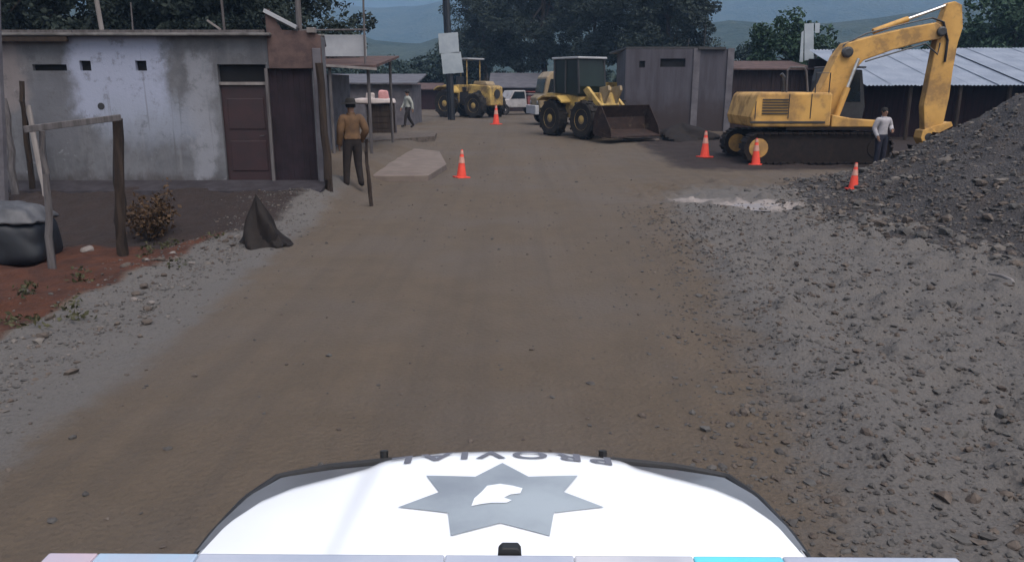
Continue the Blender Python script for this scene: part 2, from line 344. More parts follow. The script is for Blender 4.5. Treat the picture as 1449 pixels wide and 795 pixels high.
# ------------------------------------------------------------------ terrain
def H(x, y, rough=True):
    x = np.asarray(x, float); y = np.asarray(y, float)
    z = 0.35 * sst(20, 38, y)
    left = sst(-4.1, -5.2, x)
    edge = 13.2 + 0.35 * fbm(x * 0.8, y * 0, 3) * 2
    plat = sst(edge - 0.2, edge + 2.0, y) * sst(-3.0, -3.9, x)
    z = np.maximum(z, 0.32 * plat)
    z = z - 0.14 * left * sst(9.5, 11, y) * (1 - sst(12.5, 14, y))
    berm_x = -4.75 + 0.3 * fbm(y * 0.5, y * 0 + 3, 5)
    z = z + 0.10 * np.exp(-((x - berm_x) / 0.45) ** 2) * sst(14.5, 12, y) * (0.6 + fbm(x * 2, y * 2, 7))
    z = z + 0.13 * np.exp(-(((x + 3.75) / 0.6) ** 2 + ((y - 16.4) / 0.8) ** 2))
    if rough:
        road = np.exp(-((x - 0.2) / 3.6) ** 4)
        z = z + 0.05 * fbm(x * 0.5, y * 0.5, 21, 3) + (1 - road) * 0.09 * fbm(x * 1.9, y * 1.9, 31, 4) + 0.26 * sst(-4.3, -5.0, x) * sst(18, 15, y) * fbm(x * 1.3, y * 1.3, 33, 5, 0.6)
        gr = sst(1.6, 3.0, x) * sst(22, 17, y)
        lump = np.clip(fbm(x * 3.2, y * 3.2, 41, 3) - 0.02, 0, 1)
        z = z + gr * sst(1.7, 3.1, x) * (0.36 * lump + 0.11 * fbm(x * 6.5, y * 6.5, 47, 3)) + gr * 0.04 * fbm(x * 7, y * 7, 48, 3)
        d = (x - (2.35 + 0.09 * (y - 4) + 0.25 * fbm(y * 0.7, y * 0, 53)))  # a low windrow left by a blade
        z = z + 0.10 * np.exp(-(d / 0.35) ** 2) * sst(3, 5, y) * sst(12, 9.5, y) * (0.5 + vnoise(x * 2.5, y * 2.5, 51))
        z = z - 0.018 * np.exp(-(((np.abs(x + 0.1) - 0.8) / 0.22) ** 2)) * sst(40, 25, y)
        z = z + (1 - road) * 0.035 * fbm(x * 6, y * 6, 61, 3)
    return z
def Hs(x, y): return float(H(np.array([x]), np.array([y]))[0])

def seg(a, b, st): return list(np.arange(a, b, st))
xs = np.array(list(-np.geomspace(900, 62, 16)) + seg(-60, -14, 2) + seg(-14, -10, 0.15) + seg(-10, -2.6, 0.065) + seg(-2.6, 2.6, 0.1) + seg(2.6, 9, 0.06) + seg(9, 24, 0.4) + seg(24, 60, 2) + list(np.geomspace(62, 900, 16)))
ys = np.array(list(-np.geomspace(200, 12, 10)) + seg(-10, 2, 0.8) + seg(2, 19, 0.065) + seg(19, 44, 0.25) + seg(44, 120, 1.5) + list(np.geomspace(122, 1500, 26)))
GX, GY = np.meshgrid(xs, ys); GZ = H(GX, GY)
nx, ny = len(xs), len(ys)
idx = np.arange(nx * ny).reshape(ny, nx)
fc = np.stack([idx[:-1, :-1], idx[:-1, 1:], idx[1:, 1:], idx[1:, :-1]], -1).reshape(-1, 4)
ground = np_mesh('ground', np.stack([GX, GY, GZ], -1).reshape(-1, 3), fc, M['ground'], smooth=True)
tag(ground, kind='structure')
edge_x = -4.35 + 0.5 * fbm(GY * 0.6, GY * 0 + 1, 71)
red = sst(edge_x - 0.05, edge_x - 0.6, GX) * sst(15.2, 12.5, GY)
grey = np.maximum(sst(-0.9, 1.3, GX - 1.55 - 0.12 * (GY - 4)) * sst(21, 15.5, GY),
                  sst(-2.6, -3.8, GX + 0.03 * (GY - 8)) * sst(20, 16, GY) * (1 - red))
grey = np.maximum(grey * 0.95, 0.30 * (GY > 16))
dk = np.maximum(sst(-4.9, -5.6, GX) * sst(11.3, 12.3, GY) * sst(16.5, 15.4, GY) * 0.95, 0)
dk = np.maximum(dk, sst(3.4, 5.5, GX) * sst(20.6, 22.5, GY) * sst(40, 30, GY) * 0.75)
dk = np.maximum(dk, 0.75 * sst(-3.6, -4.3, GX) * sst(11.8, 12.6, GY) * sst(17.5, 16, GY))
_a, _b = at(1072, 291, 0), at(985, 283, 0)
pale = np.maximum(np.exp(-((GX - _a.x) / .85) ** 2 - ((GY - _a.y) / .75) ** 2), .62 * np.exp(-((GX - _b.x) / .9) ** 2 - ((GY - _b.y) / .45) ** 2))
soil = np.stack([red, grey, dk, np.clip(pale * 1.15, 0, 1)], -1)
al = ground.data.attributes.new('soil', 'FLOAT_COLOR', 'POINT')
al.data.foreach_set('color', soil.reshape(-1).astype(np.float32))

# the mountains and hills
def ridge(name, D, prof, depth, seed, amp, step=None):
    prof = sorted(prof); pxs = np.array([p[0] for p in prof], float); pys = np.array([p[1] for p in prof], float)
    n = 260; px = np.linspace(pxs[0], pxs[-1], n); py = np.interp(px, pxs, pys)
    u = (px - 724.5) / F_PX; v = (397.5 - py) / F_PX
    dy = math.cos(PITCH) + v * math.sin(PITCH); dz = -math.sin(PITCH) + v * math.cos(PITCH)
    X = D * u / dy; T = CAM_H + D * dz / dy
    K = 40; t = np.linspace(-1, 1, K)[:, None]
    yy = D + t * depth + 0 * X[None]
    xx = X[None] * (yy / D) ** 0.35
    shape = np.where(t < 0, 1 - np.abs(t) ** 1.3, 1 - 0.8 * t ** 2)
    zz = -1.0 + (T[None] + 1.0) * shape
    nz = fbm(xx / 38 + 5, yy / 38, seed, 5, 0.6) * amp * (shape > 0.02) * np.clip(1 - np.exp(-(np.abs(t) * 6) ** 2) + 0.3, 0, 1)
    zz = np.maximum(zz + nz, -1.0); zz[0] = -1.0; zz[-1] = -1.0
    ii = np.arange(n * K).reshape(K, n)
    f = np.stack([ii[:-1, :-1], ii[:-1, 1:], ii[1:, 1:], ii[1:, :-1]], -1).reshape(-1, 4)
    return tag(np_mesh(name, np.stack([xx, yy, zz], -1).reshape(-1, 3), f, M['forest'], smooth=True), kind='structure')
ridge('mountain', 1500, [(-1200, -90), (200, -70), (420, -30), (560, -12), (700, -40), (900, -22), (1100, -12), (1300, -50), (2600, -90)], 260, 4, 14)  # farthest ridge added to cover the bright strip of open sky
ridge('mountain', 900, [(-900, -60), (0, -50), (330, -30), (430, -14), (480, 6), (540, 12), (600, 9), (660, -6), (800, -30), (930, -12), (1000, 2), (1060, -8), (1180, -25), (1449, -40), (2300, -60)], 300, 3, 16)
ridge('hill', 380, [(-700, 20), (300, 10), (470, 34), (530, 58), (600, 62), (660, 40), (800, 20), (960, 38), (1030, 30), (1100, 36), (1230, 26), (1350, 8), (1449, -10), (2100, -10)], 120, 9, 8)

# ------------------------------------------------------------------ gravel heap
HC = (12.7, 14.2)
def heap_h(x, y):
    r = np.hypot((x - HC[0]) * 1.0, (y - HC[1]) * 1.02); a = np.arctan2(y - HC[1], x - HC[0])
    r0 = 7.35 + 0.5 * np.sin(3 * a + 1) + 0.5 * fbm(np.cos(a) * 3, np.sin(a) * 3, 81)
    t = 1 - r / r0; h = np.where(t > 0, 4.8 * np.clip(t, 0, 1) ** 1.62, 2.5 * np.clip(t, -0.15, 0))
    h = h - 0.25 * np.exp(-(r / 1.6) ** 2)
    k = sst(-0.15, 0.25, h)
    return h + k * (0.30 * fbm(x * 0.9, y * 0.9, 83, 3) + 0.16 * fbm(x * 3.0, y * 3.0, 85, 4) + 0.10 * np.clip(fbm(x * 6.5, y * 6.5, 87, 2), 0, 1))
rr = np.linspace(0, 8.9, 150); aa = np.linspace(0, 2 * math.pi, 420, endpoint=False)
RR, AA = np.meshgrid(rr, aa, indexing='ij'); HX = HC[0] + RR * np.cos(AA); HY = HC[1] + RR * np.sin(AA)
HZ = heap_h(HX, HY) + np.minimum(H(HX, HY, False), 0.1)
ii = np.arange(RR.size).reshape(RR.shape); i2 = np.roll(ii, -1, axis=1)
hf = np.stack([ii[:-1], ii[1:], i2[1:], i2[:-1]], -1).reshape(-1, 4)
heap = np_mesh('gravel_heap', np.stack([HX - HC[0], HY - HC[1], HZ], -1).reshape(-1, 3), hf, M['heap'], smooth=True)
heap.location = (HC[0], HC[1], 0)
tag(heap, 'tall grey brown heap of loose gravel and rubble at the right of the road', 'gravel heap')
def surf(x, y):
    g = float(H(np.array([x]), np.array([y]))[0]); h = float(heap_h(np.array([x]), np.array([y]))[0]) + min(float(H(np.array([x]), np.array([y]), False)[0]), 0.1)
    return max(g, h)

# loose stones: small ones are one mass, the big ones are things
ico = bmesh.new(); bmesh.ops.create_icosphere(ico, subdivisions=1, radius=1.0)
ICO_V = np.array([v.co[:] for v in ico.verts]); ICO_F = np.array([[v.index for v in f.verts] for f in ico.faces]); ico.free()
def scatter(name, pts, sizes, mats, sink=0.3):
    n = len(pts); sc = np.asarray(sizes)[:, None] * RNG.uniform(0.6, 1.25, (n, 3)); sc[:, 2] *= 0.65
    V = ICO_V[None] * RNG.uniform(0.58, 1.3, (n, len(ICO_V), 1)) * sc[:, None, :]
    a = RNG.uniform(0, 6.28, n); c, s = np.cos(a)[:, None], np.sin(a)[:, None]
    V = np.stack([V[..., 0] * c - V[..., 1] * s, V[..., 0] * s + V[..., 1] * c, V[..., 2]], -1)
    V = V + np.asarray(pts)[:, None, :] + np.stack([0 * sc[:, 0], 0 * sc[:, 0], sc[:, 2] * (1 - 2 * sink) * 0.5], -1)[:, None, :]
    Fc = ICO_F[None] + (np.arange(n) * len(ICO_V))[:, None, None]
    o = np_mesh(name, V.reshape(-1, 3), Fc.reshape(-1, 3), mats)
    o.data.polygons.foreach_set('material_index', np.repeat(RNG.integers(0, len(mats), n), len(ICO_F)).astype(np.int32))
    return tag(o, kind='stuff')
SM = [M['stone'], M['stone_brown'], M['stone']]
def pts_on(xsv, ysv, fn): 
    return np.stack([xsv, ysv, fn(xsv, ysv)], -1)
n = 4200; yv = RNG.uniform(3.2, 15.5, n); xv = -4.15 - np.abs(RNG.normal(0, 0.55, n)) * RNG.choice([1, -0.6], n)
scatter('verge_gravel', pts_on(xv, yv, H), RNG.gamma(1.6, 0.0055, n) + 0.004, [M['stone'], M['stone_brown'], M['stone_light'], M['stone']])
n = 13000; yv = 3.0 + 12.5 * RNG.random(n) ** 1.35; xv = 1.75 + 0.12 * (yv - 4) + np.abs(RNG.normal(0, 2.4, n)) - np.abs(RNG.normal(0, 0.55, n)) + 0.25 * fbm(yv * 0.8, yv * 0, 57) * 2
scatter('site_gravel', pts_on(xv, yv, H), RNG.gamma(1.5, 0.0065, n) + 0.004, SM)
n = 9000; a = RNG.uniform(2.0, 4.9, n); r = 7.4 - np.abs(RNG.normal(0, 2.4, n)) + RNG.normal(0, .4, n)
xv = HC[0] + r * np.cos(a); yv = HC[1] + r * np.sin(a)
hp = np.maximum(heap_h(xv, yv) + np.minimum(H(xv, yv, False), 0.1), H(xv, yv))
scatter('heap_rubble', np.stack([xv, yv, hp], -1), RNG.gamma(1.6, 0.014, n) + 0.007, [M['stone'], M['stone_brown'], M['stone'], M['stone_brown'], M['stone_light']])
n = 900; yv = RNG.uniform(3.2, 30, n); xv = RNG.uniform(-4, 3, n)
scatter('road_grit', pts_on(xv, yv, H), RNG.gamma(2.0, 0.005, n) + 0.005, SM)

def rock_mesh(seed):
    rg = np.random.default_rng(seed); b = bmesh.new(); bmesh.ops.create_icosphere(b, subdivisions=2, radius=1.0)
    v = np.array([p.co[:] for p in b.verts]); f = [[q.index for q in t.verts] for t in b.faces]; b.free()
    for _ in range(7):
        d = rg.normal(size=3); d /= np.linalg.norm(d); c = rg.uniform(0.55, 0.85); t = v @ d
        v = v - np.outer(np.clip(t - c, 0, None), d)
    me = bpy.data.meshes.new('rock'); me.from_pydata([tuple(p) for p in v], [], f); return me
ROCKS = [rock_mesh(s) for s in range(6)]
for me in ROCKS: me.materials.append(M['stone'])
ROCKS_P = [me.copy() for me in ROCKS]
for me in ROCKS_P: me.materials[0] = M['stone_pale']
ROCKS_B = [me.copy() for me in ROCKS]
for me in ROCKS_B: me.materials[0] = M['stone_brown']
def rock(x, y, s, label, group=None, pale=False, sq=(1, 0.9, 0.62), fam=None):
    me = (fam or (ROCKS_P if pale else ROCKS))[random.randrange(6)]
    o = bpy.data.objects.new('rock', me); COL.objects.link(o)
    o.location = (x, y, surf(x, y) + s * sq[2] * 0.45); o.scale = (s * sq[0], s * sq[1], s * sq[2]); o.rotation_euler = (random.uniform(-.2, .2), random.uniform(-.2, .2), random.uniform(0, 6))
    return tag(o, label, 'rock', group)
def rock_px(px, py, wpx, label, group=None, pale=False, z=0.0, fam=None):
    p = at(px, py, z); s = wpx / F_PX * p.y * 0.5
    return rock(p.x, p.y, s, label, group, pale, fam=fam)
rock_px(125, 355, 22, 'pale pinkish round rock beside the fence at the foot of the bank', pale=True, z=-0.1)
rock_px(189, 420, 15, 'pale stone on the left verge, left one of two lying side by side', pale=True, z=0.05)
rock_px(213, 424, 13, 'pale stone on the left verge, right one of two lying side by side', pale=True, z=0.05)
rock_px(272, 372, 12, 'small pale stone at the edge of the red soil near the dark mound', pale=True, z=0.05)
for k in range(30):
    a = random.uniform(2.5, 4.1); r = 7.0 - abs(random.gauss(0, 1.1)); x = HC[0] + r * math.cos(a); y = HC[1] + r * math.sin(a)
    rock(x, y, random.uniform(0.07, 0.13), 'fist to head sized lump of rubble lying on the side of the gravel heap', 'rubble lumps on the gravel heap', fam=random.choice([ROCKS, ROCKS_B, ROCKS]))
for k in range(26):
    y = random.uniform(5.0, 10.8); x = 3.2 + 0.24 * (9 - y) + random.uniform(0.1, 3.0)
    rock(x, y, random.uniform(0.03, 0.06), 'dark loose stone lying on the grey gravel at the right of the road', 'loose stones on the gravel at the right', fam=random.choice([ROCKS, ROCKS_B]))
for k in range(22):
    y = random.uniform(5.2, 12.2); x = -4.35 + random.gauss(0, 0.35)
    rock(x, y, random.uniform(0.035, 0.075), 'grey stone on the gravel verge at the left of the road', 'stones on the left verge', pale=(k % 7 == 0), fam=None if k % 7 == 0 else ROCKS_B)

# puddle, concrete apron
def puddle():
    k = NT('muddy_water', 0.06); P = k.coord(); k.color(k.mix(k.noise(P, 2, 3), (0.20, 0.18, 0.18), (0.17, 0.15, 0.15)))
    k.rough(k.mr(k.noise(P, 3.0, 4), 0.3, 0.7, 0.30, 0.55)); return k.m
M['puddle'] = puddle()
pc = at(1080, 293, 0.0); pts = []
for j in range(64):
    a = 2 * math.pi * j / 64; k_ = 1 + 0.5 * float(fbm(np.array([math.cos(a) * 1.7 + 4]), np.array([math.sin(a) * 1.7]), 77, 4)[0])
    pts.append((0.62 * k_ * math.cos(a), 0.50 * k_ * math.sin(a)))
zz = float(np.percentile([Hs(pc.x + p[0] * q, pc.y + p[1] * q) for p in pts for q in (0, .4, .7, 1)], 70))
mb = MB(); mb.add([(p[0], p[1], 0) for p in pts] + [(0, 0, 0)], [(j, (j + 1) % 64, 64) for j in range(64)])
tag(mb.build('puddle', M['puddle'], loc=(pc.x, pc.y, zz)), kind='structure')
mb = MB(); q = [at(528, 249, 0.16), at(606, 248, 0.16), at(632, 232, 0.16), at(622, 214, 0.16), at(560, 207, 0.16), at(505, 208, 0.16)]
mb.prism([(p.x, p.y) for p in q], -0.1, 0.16, 'z')
tag(mb.build('concrete_apron', M['concrete'], bevel=0.02), kind='structure')
mb = MB(); q = [at(505, 206, 0.24), at(615, 199, 0.24), at(618, 192, 0.30), at(505, 192, 0.30)]
mb.add([(p.x, p.y, 0.16) for p in q] + [(q[0].x, q[0].y, .38), (q[1].x, q[1].y, .40), (q[2].x, q[2].y, .42), (q[3].x, q[3].y, .42)], [(0, 1, 2, 3), (4, 5, 6, 7), (0, 1, 5, 4), (1, 2, 6, 5), (2, 3, 7, 6), (3, 0, 4, 7)])
tag(mb.build('earth_step', M['stone_brown']), kind='structure')

# ------------------------------------------------------------------ block house on the left
HO = Vector((-6.95, 15.8, 0.30))
house = empty('block_house', HO, 0, 'low pale blue and grey plastered block house with a dark maroon door', 'house')
XL, XR, HT = -3.35, 3.24, 2.92
def cells(xc, zc, holes):
    mbx = MB()
    for i in range(len(xc) - 1):
        for j in range(len(zc) - 1):
            cx, cz = (xc[i] + xc[i + 1]) / 2, (zc[j] + zc[j + 1]) / 2
            if any(a < cx < b and c < cz < d for a, b, c, d in holes): continue
            mbx.add([(xc[i], 0, zc[j]), (xc[i + 1], 0, zc[j]), (xc[i + 1], 0, zc[j + 1]), (xc[i], 0, zc[j + 1])], [(0, 1, 2, 3)])
    return mbx
holes = [(1.17, 2.12, 0.10, 2.40), (2.14, 3.02, 0.12, 2.32), (-2.45, -1.78, 2.28, 2.40), (-1.52, -1.30, 2.28, 2.47), (-0.43, -0.21, 2.28, 2.47)]
xc = sorted({XL, XR, *[h[0] for h in holes], *[h[1] for h in holes]}); zc = sorted({-0.6, HT, *[h[2] for h in holes], *[h[3] for h in holes]})
fm = cells(xc, zc, holes)
def wall_solid(mbx, th, name, mat, parent):
    o = mbx.build(name, mat, parent)
    bm = bmesh.new(); bm.from_mesh(o.data); bmesh.ops.remove_doubles(bm, verts=bm.verts, dist=1e-4)
    bmesh.ops.recalc_face_normals(bm, faces=bm.faces)
    for f in bm.faces:
        if f.normal.y > 0: f.normal_flip()
    r = bmesh.ops.extrude_face_region(bm, geom=bm.faces[:]); vs = [e for e in r['geom'] if isinstance(e, bmesh.types.BMVert)]
    bmesh.ops.translate(bm, verts=vs, vec=(0, th, 0)); bmesh.ops.recalc_face_normals(bm, faces=bm.faces); bm.to_mesh(o.data); bm.free(); return o
wall_solid(fm, 0.16, 'front_wall', M['house_wall'], house)
sw = MB(); sw.prism([(XR - 0.003, 0.163), (XR - .003, 0.3), (2.25, 4.2), (XL + .003, 4.2), (XL + .003, 0.163), (XL + .16, 0.163), (XL + .16, 4.05), (2.15, 4.05), (XR - .19, 0.3), (XR - .19, 0.163)], -0.6, HT - 0.003, 'z'); sw.build('side_wall', M['concrete_grey'], house)
rf = MB(); rf.prism([(XL - .12, -.22), (2.30, -.22), (2.30, 0.2), (XR + .02, 0.2), (2.35, 4.3), (XL - .12, 4.3)], HT + .002, HT + 0.06, 'z'); rf.build('roof_slab', M['slab_edge'], house, bevel=0.02)
MB().box((1.645, 0.10, 1.05), (0.94, 0.05, 1.90)).build('door', M['door_red'], house, bevel=0.01)
dr = house.children[-1]
for zz in (0.62, 1.45): MB().box((1.645, 0.068, zz), (0.72, 0.02, 0.60)).build('door_panel', M['door_red'], dr, bevel=0.012)
MB().tube([(1.98, 0.05, 1.02), (1.98, 0.02, 1.02), (1.90, 0.02, 1.02)], 0.012, 6).build('handle', M['dark_metal'], dr)
MB().box((1.645, 0.07, 2.035), (0.945, 0.10, 0.06)).build('lintel', M['pale_timber'], house, bevel=0.006)
MB().box((1.645, 0.12, 2.235), (0.94, 0.03, 0.32)).build('transom', M['black'], house)
MB().box((2.13, -0.02, 1.2), (0.06, 0.05, 2.25)).build('door_post', M['grey_timber'], house)
MB().box((1.645, -0.02, 0.07), (1.05, 0.14, 0.06)).build('threshold', M['slab_edge'], house, bevel=0.01)
ds = MB()
for j in range(16):
    x0 = 2.145 + j * 0.0545; ds.box((x0 + 0.027, 0.06 + (0.012 if j % 2 else 0), 1.22), (0.0545, 0.03, 2.19))
ds.build('corrugated_shutter', M['dark_sheet'], house)
lt = MB(); lt.prism([(2.20, 2.32), (3.24, 2.32), (3.24, 2.94), (3.02, 3.02), (2.50, 3.04), (2.36, 3.28), (2.28, 3.42), (2.20, 3.42)], -0.06, -0.003, 'y'); lt.build('brick_band', M['brick_render'], house, bevel=0.01)
for c_, d_ in (((-2.1, 0.12, 2.34), (0.7, 0.05, 0.15)), ((-1.41, 0.12, 2.375), (0.26, 0.05, 0.22)), ((-0.32, 0.12, 2.375), (0.26, 0.05, 0.22))): MB().box(c_, d_).build('vent', M['black'], house)
MB().tube([(-1.2, -0.006, 1.60), (-1.2, 0.02, 1.60)], 0.07, 10).build('hole_disc', M['dark_metal'], house)  # dark disc stands in for the darkness inside a small hole
bt = MB()
for (x0, x1) in ((XL, -1.5), (-1.5, 0.4), (0.4, 2.2)): bt.box(((x0 + x1) / 2, -0.14, HT + 0.09), (x1 - x0 - .02, 0.05, 0.05))
bt.build('roof_batten', M['grey_timber'], house)
MB().box((-2.45, -0.17, HT - 0.055), (1.7, 0.06, 0.09)).build('eave_strip', M['dark_timber'], house)  # dark strip stands in for the shade in the gap under the slab
for (x, r, top, mt, tilt) in ((-1.02, 0.045, 4.9, 'pale_timber', -0.10), (-0.42, 0.014, 3.55, 'grey_timber', 0.02), (1.36, 0.025, 4.9, 'grey_timber', -0.02), (2.82, 0.055, 4.9, 'grey_timber', 0.0)):
    MB().tube([(x, 0.04, HT + 0.06), (x + tilt * .5, 0.04, (HT + top) / 2), (x + tilt, 0.04, top)], [r, r * 1.03, r * .95], 8).build('roof_post', M[mt], house)
MB().box((2.50, -0.10, 3.24), (0.68, 0.05, 0.07), Matrix.Rotation(R(27), 3, 'Y')).build('loose_beam', M['white_sheet'], house)
MB().box((2.62, -0.05, 3.14), (0.45, 0.05, 0.07), Matrix.Rotation(R(27), 3, 'Y')).build('loose_beam', M['dark_metal'], house)
MB().box((1.20, -0.05, 3.13), (0.30, 0.04, 0.035), Matrix.Rotation(R(35), 3, 'Y')).build('loose_beam', M['pale_timber'], house)
MB().box((3.08, -0.07, 3.03), (0.17, 0.12, 0.10)).build('loose_brick', M['pale_timber'], house, bevel=0.01)
pl = MB(); pl.prism([(-0.9, -0.6), (-0.75, 0.02), (0.02, 0.14), (0.02, -0.6)], XL, XR, 'x'); pl.build('plinth', M['slate'], house)
MB().box((XR - 0.09, -0.05, 1.05), (0.16, 0.09, 3.3)).build('corner_pier', M['concrete_grey'], house, bevel=0.01)

# things around the house
def post(name, p0, p1, r0, r1, mat, label, cat='post', wob=0.02, n=7):
    p0 = Vector(p0); p1 = Vector(p1); pts = []; rs = []
    for i in range(7):
        t = i / 6; q = p0.lerp(p1, t) + Vector((random.uniform(-wob, wob), random.uniform(-wob, wob), 0)) * (0 if i == 0 else 1)
        pts.append(q - p0); rs.append((r0 + (r1 - r0) * t) * random.uniform(.92, 1.08))
    o = MB().tube(pts, rs, n).build(name, mat, smooth=True, loc=p0); return tag(o, label, cat)
post('timber_post', (-3.62, 15.45, 0.05), (-3.70, 15.45, 2.72), 0.085, 0.075, M['dark_timber'], 'tall dark timber post at the right corner of the block house')
p = at(526, 289, 0.05); post('timber_post', (p.x, p.y, Hs(p.x, p.y) - .1), (p.x - 0.06, p.y, 1.30), 0.042, 0.034, M['dark_timber'], 'short dark post leaning in front of the man in the hat')
fence = empty('fence', (-5.9, 10.1, 0), 0, 'broken fence of two posts and one pale rail below the block house', 'fence')
a0 = at(73, 376, -0.02); a1 = aty(60, 185, a0.y); b0 = at(171, 356, -0.08); b1 = aty(165, 168, b0.y)
O = Vector((-5.9, 10.1, 0)); LE = lambda p: Vector(p) - O
def wob_tube(a, b, r0, r1, k=8, w=0.018):
    pts = [Vector(a).lerp(Vector(b), i / (k - 1)) + Vector((random.uniform(-w, w), random.uniform(-w, w), 0)) for i in range(k)]
    return MB().tube(pts, [r0 + (r1 - r0) * i / (k - 1) for i in range(k)], 8)
wob_tube(LE(a0) - Vector((0, 0, .15)), LE(a1), 0.052, 0.040).build('post', M['grey_timber'], fence, smooth=True)
wob_tube(LE(b0) - Vector((0, 0, .15)), LE(b1), 0.085, 0.07).build('post', M['dark_timber'], fence, smooth=True)
r0 = aty(40, 183, a0.y); r1 = aty(175, 166, b0.y)
rl = LE(r1) - LE(r0)
MB().box((LE(r0) + LE(r1)) / 2 + Vector((0, -0.09, 0)), (rl.length, 0.035, 0.085), Matrix.Rotation(math.atan2(rl.y, rl.x), 3, 'Z') @ Matrix.Rotation(-math.atan2(rl.z, math.hypot(rl.x, rl.y)), 3, 'Y')).build('rail', M['grey_timber'], fence, bevel=0.008)
p = aty(44, 268, 15.2); q = aty(30, 115, 15.2); post('timber_post', (p.x, p.y, 0.1), q, 0.055, 0.05, M['dark_timber'], 'thin dark upright post against the left end of the block house wall')
p = aty(22, 275, 14.6); q = aty(6, 140, 14.9); post('leaning_plank', (p.x, p.y, 0.15), q, 0.07, 0.06, M['grey_timber'], 'grey plank leaning at the far left of the block house', 'plank')
p = aty(62, 262, 14.7); q = aty(40, 150, 15.3); post('leaning_plank', (p.x, p.y, 0.15), q, 0.05, 0.05, M['pale_timber'], 'pale thin plank leaning between the two left posts', 'plank')
p = aty(4, 300, 14.2); q = aty(2, -30, 14.2); post('utility_post', (p.x, p.y, -0.1), (q.x, q.y, q.z + 1), 0.09, 0.08, M['concrete_grey'], 'tall grey pole at the left edge of the photograph beside the block house', 'pole', 0.004)
# blue-black covered stack at the left edge
p = at(5, 372, -0.12); st = empty('covered_stack', (p.x - 0.1, p.y + 0.4, Hs(p.x, p.y) - .03), R(8), 'dark navy covered stack with a crumpled grey sheet on top beside the broken fence', 'covered stack')
def soft_box(name, dims, c, mat, parent, amp, seed, n=14, taper=0.9):
    bm = bmesh.new(); bmesh.ops.create_cube(bm, size=1.0); bmesh.ops.subdivide_edges(bm, edges=bm.edges[:], cuts=n, use_grid_fill=True)
    me = bpy.data.meshes.new(name)
    for v in bm.verts:
        q = v.co; tp = 1 - (1 - taper) * (q.z + .5)
        s = 1 / max(1e-6, (abs(2 * q.x) ** 6 + abs(2 * q.y) ** 6 + abs(2 * q.z) ** 6) ** (1 / 6)) if q.length > 0 else 1
        s = 0.5 + 0.5 * s if False else s
        m_ = max(abs(q.x), abs(q.y), abs(q.z)) * 2; s = s * m_
        q2 = Vector((q.x * s * dims[0] * tp, q.y * s * dims[1] * tp, q.z * s * dims[2]))
        nn = float(fbm(np.array([q2.x * 4 + q2.z * 3]), np.array([q2.y * 4 - q2.z * 2]), seed, 3)[0])
        v.co = q2 + q.normalized() * nn * amp + Vector(c)
    bm.to_mesh(me); bm.free(); me.materials.append(mat)
    for pl_ in me.polygons: pl_.use_smooth = True
    o = bpy.data.objects.new(name, me); COL.objects.link(o); o.parent = parent; return o
soft_box('stack_body', (1.15, 0.9, 0.62), (0, 0, 0.31), M['tarp_blue'], st, 0.08, 5)
soft_box('cover_sheet', (1.22, 0.98, 0.26), (-0.02, 0, 0.70), M['tarp_grey'], st, 0.16, 15, taper=0.62)
# dark peaked mound at the verge
def mound(name, p, rx, ry, h, mat, seed, peak=1.6, lean=(0, 0)):
    n, k = 48, 14; vs = []; fs = []
    for i in range(k):
        t = i / (k - 1)
        for j in range(n):
            a = 2 * math.pi * j / n; nz = float(fbm(np.array([math.cos(a) * 1.6 + t * 2]), np.array([math.sin(a) * 1.6 - t]), seed, 3)[0])
            r = (1 - t) * (1 + 1.3 * nz) ; z = h * (1 - (1 - t) ** (1 / peak)) if peak > 1 else h * t
            z = h * t ** peak; vs.append((rx * r * math.cos(a) + lean[0] * t, ry * r * math.sin(a) + lean[1] * t, z + nz * 0.12 * h * (1 - t) * t * 4))
    for i in range(k - 1):
        for j in range(n): fs.append((i * n + j, i * n + (j + 1) % n, (i + 1) * n + (j + 1) % n, (i + 1) * n + j))
    mm = MB(); mm.add(vs, fs); return mm.build(name, mat, smooth=True, loc=p)
p = at(366, 352, 0.0); tag(mound('soil_mound', (p.x, p.y + .25, Hs(p.x, p.y) - .06), 0.42, 0.36, 0.80, M['rust_soil'], 3, 1.05, (-.06, 0)), 'dark peaked mound of earth at the left edge of the road', 'mound')
p = at(388, 352, 0.0); tag(mound('soil_mound', (p.x, p.y + .1, Hs(p.x, p.y) - .04), 0.26, 0.2, 0.26, M['rust_soil'], 6, 0.9), 'low dark lump of earth against the right of the peaked mound', 'mound')

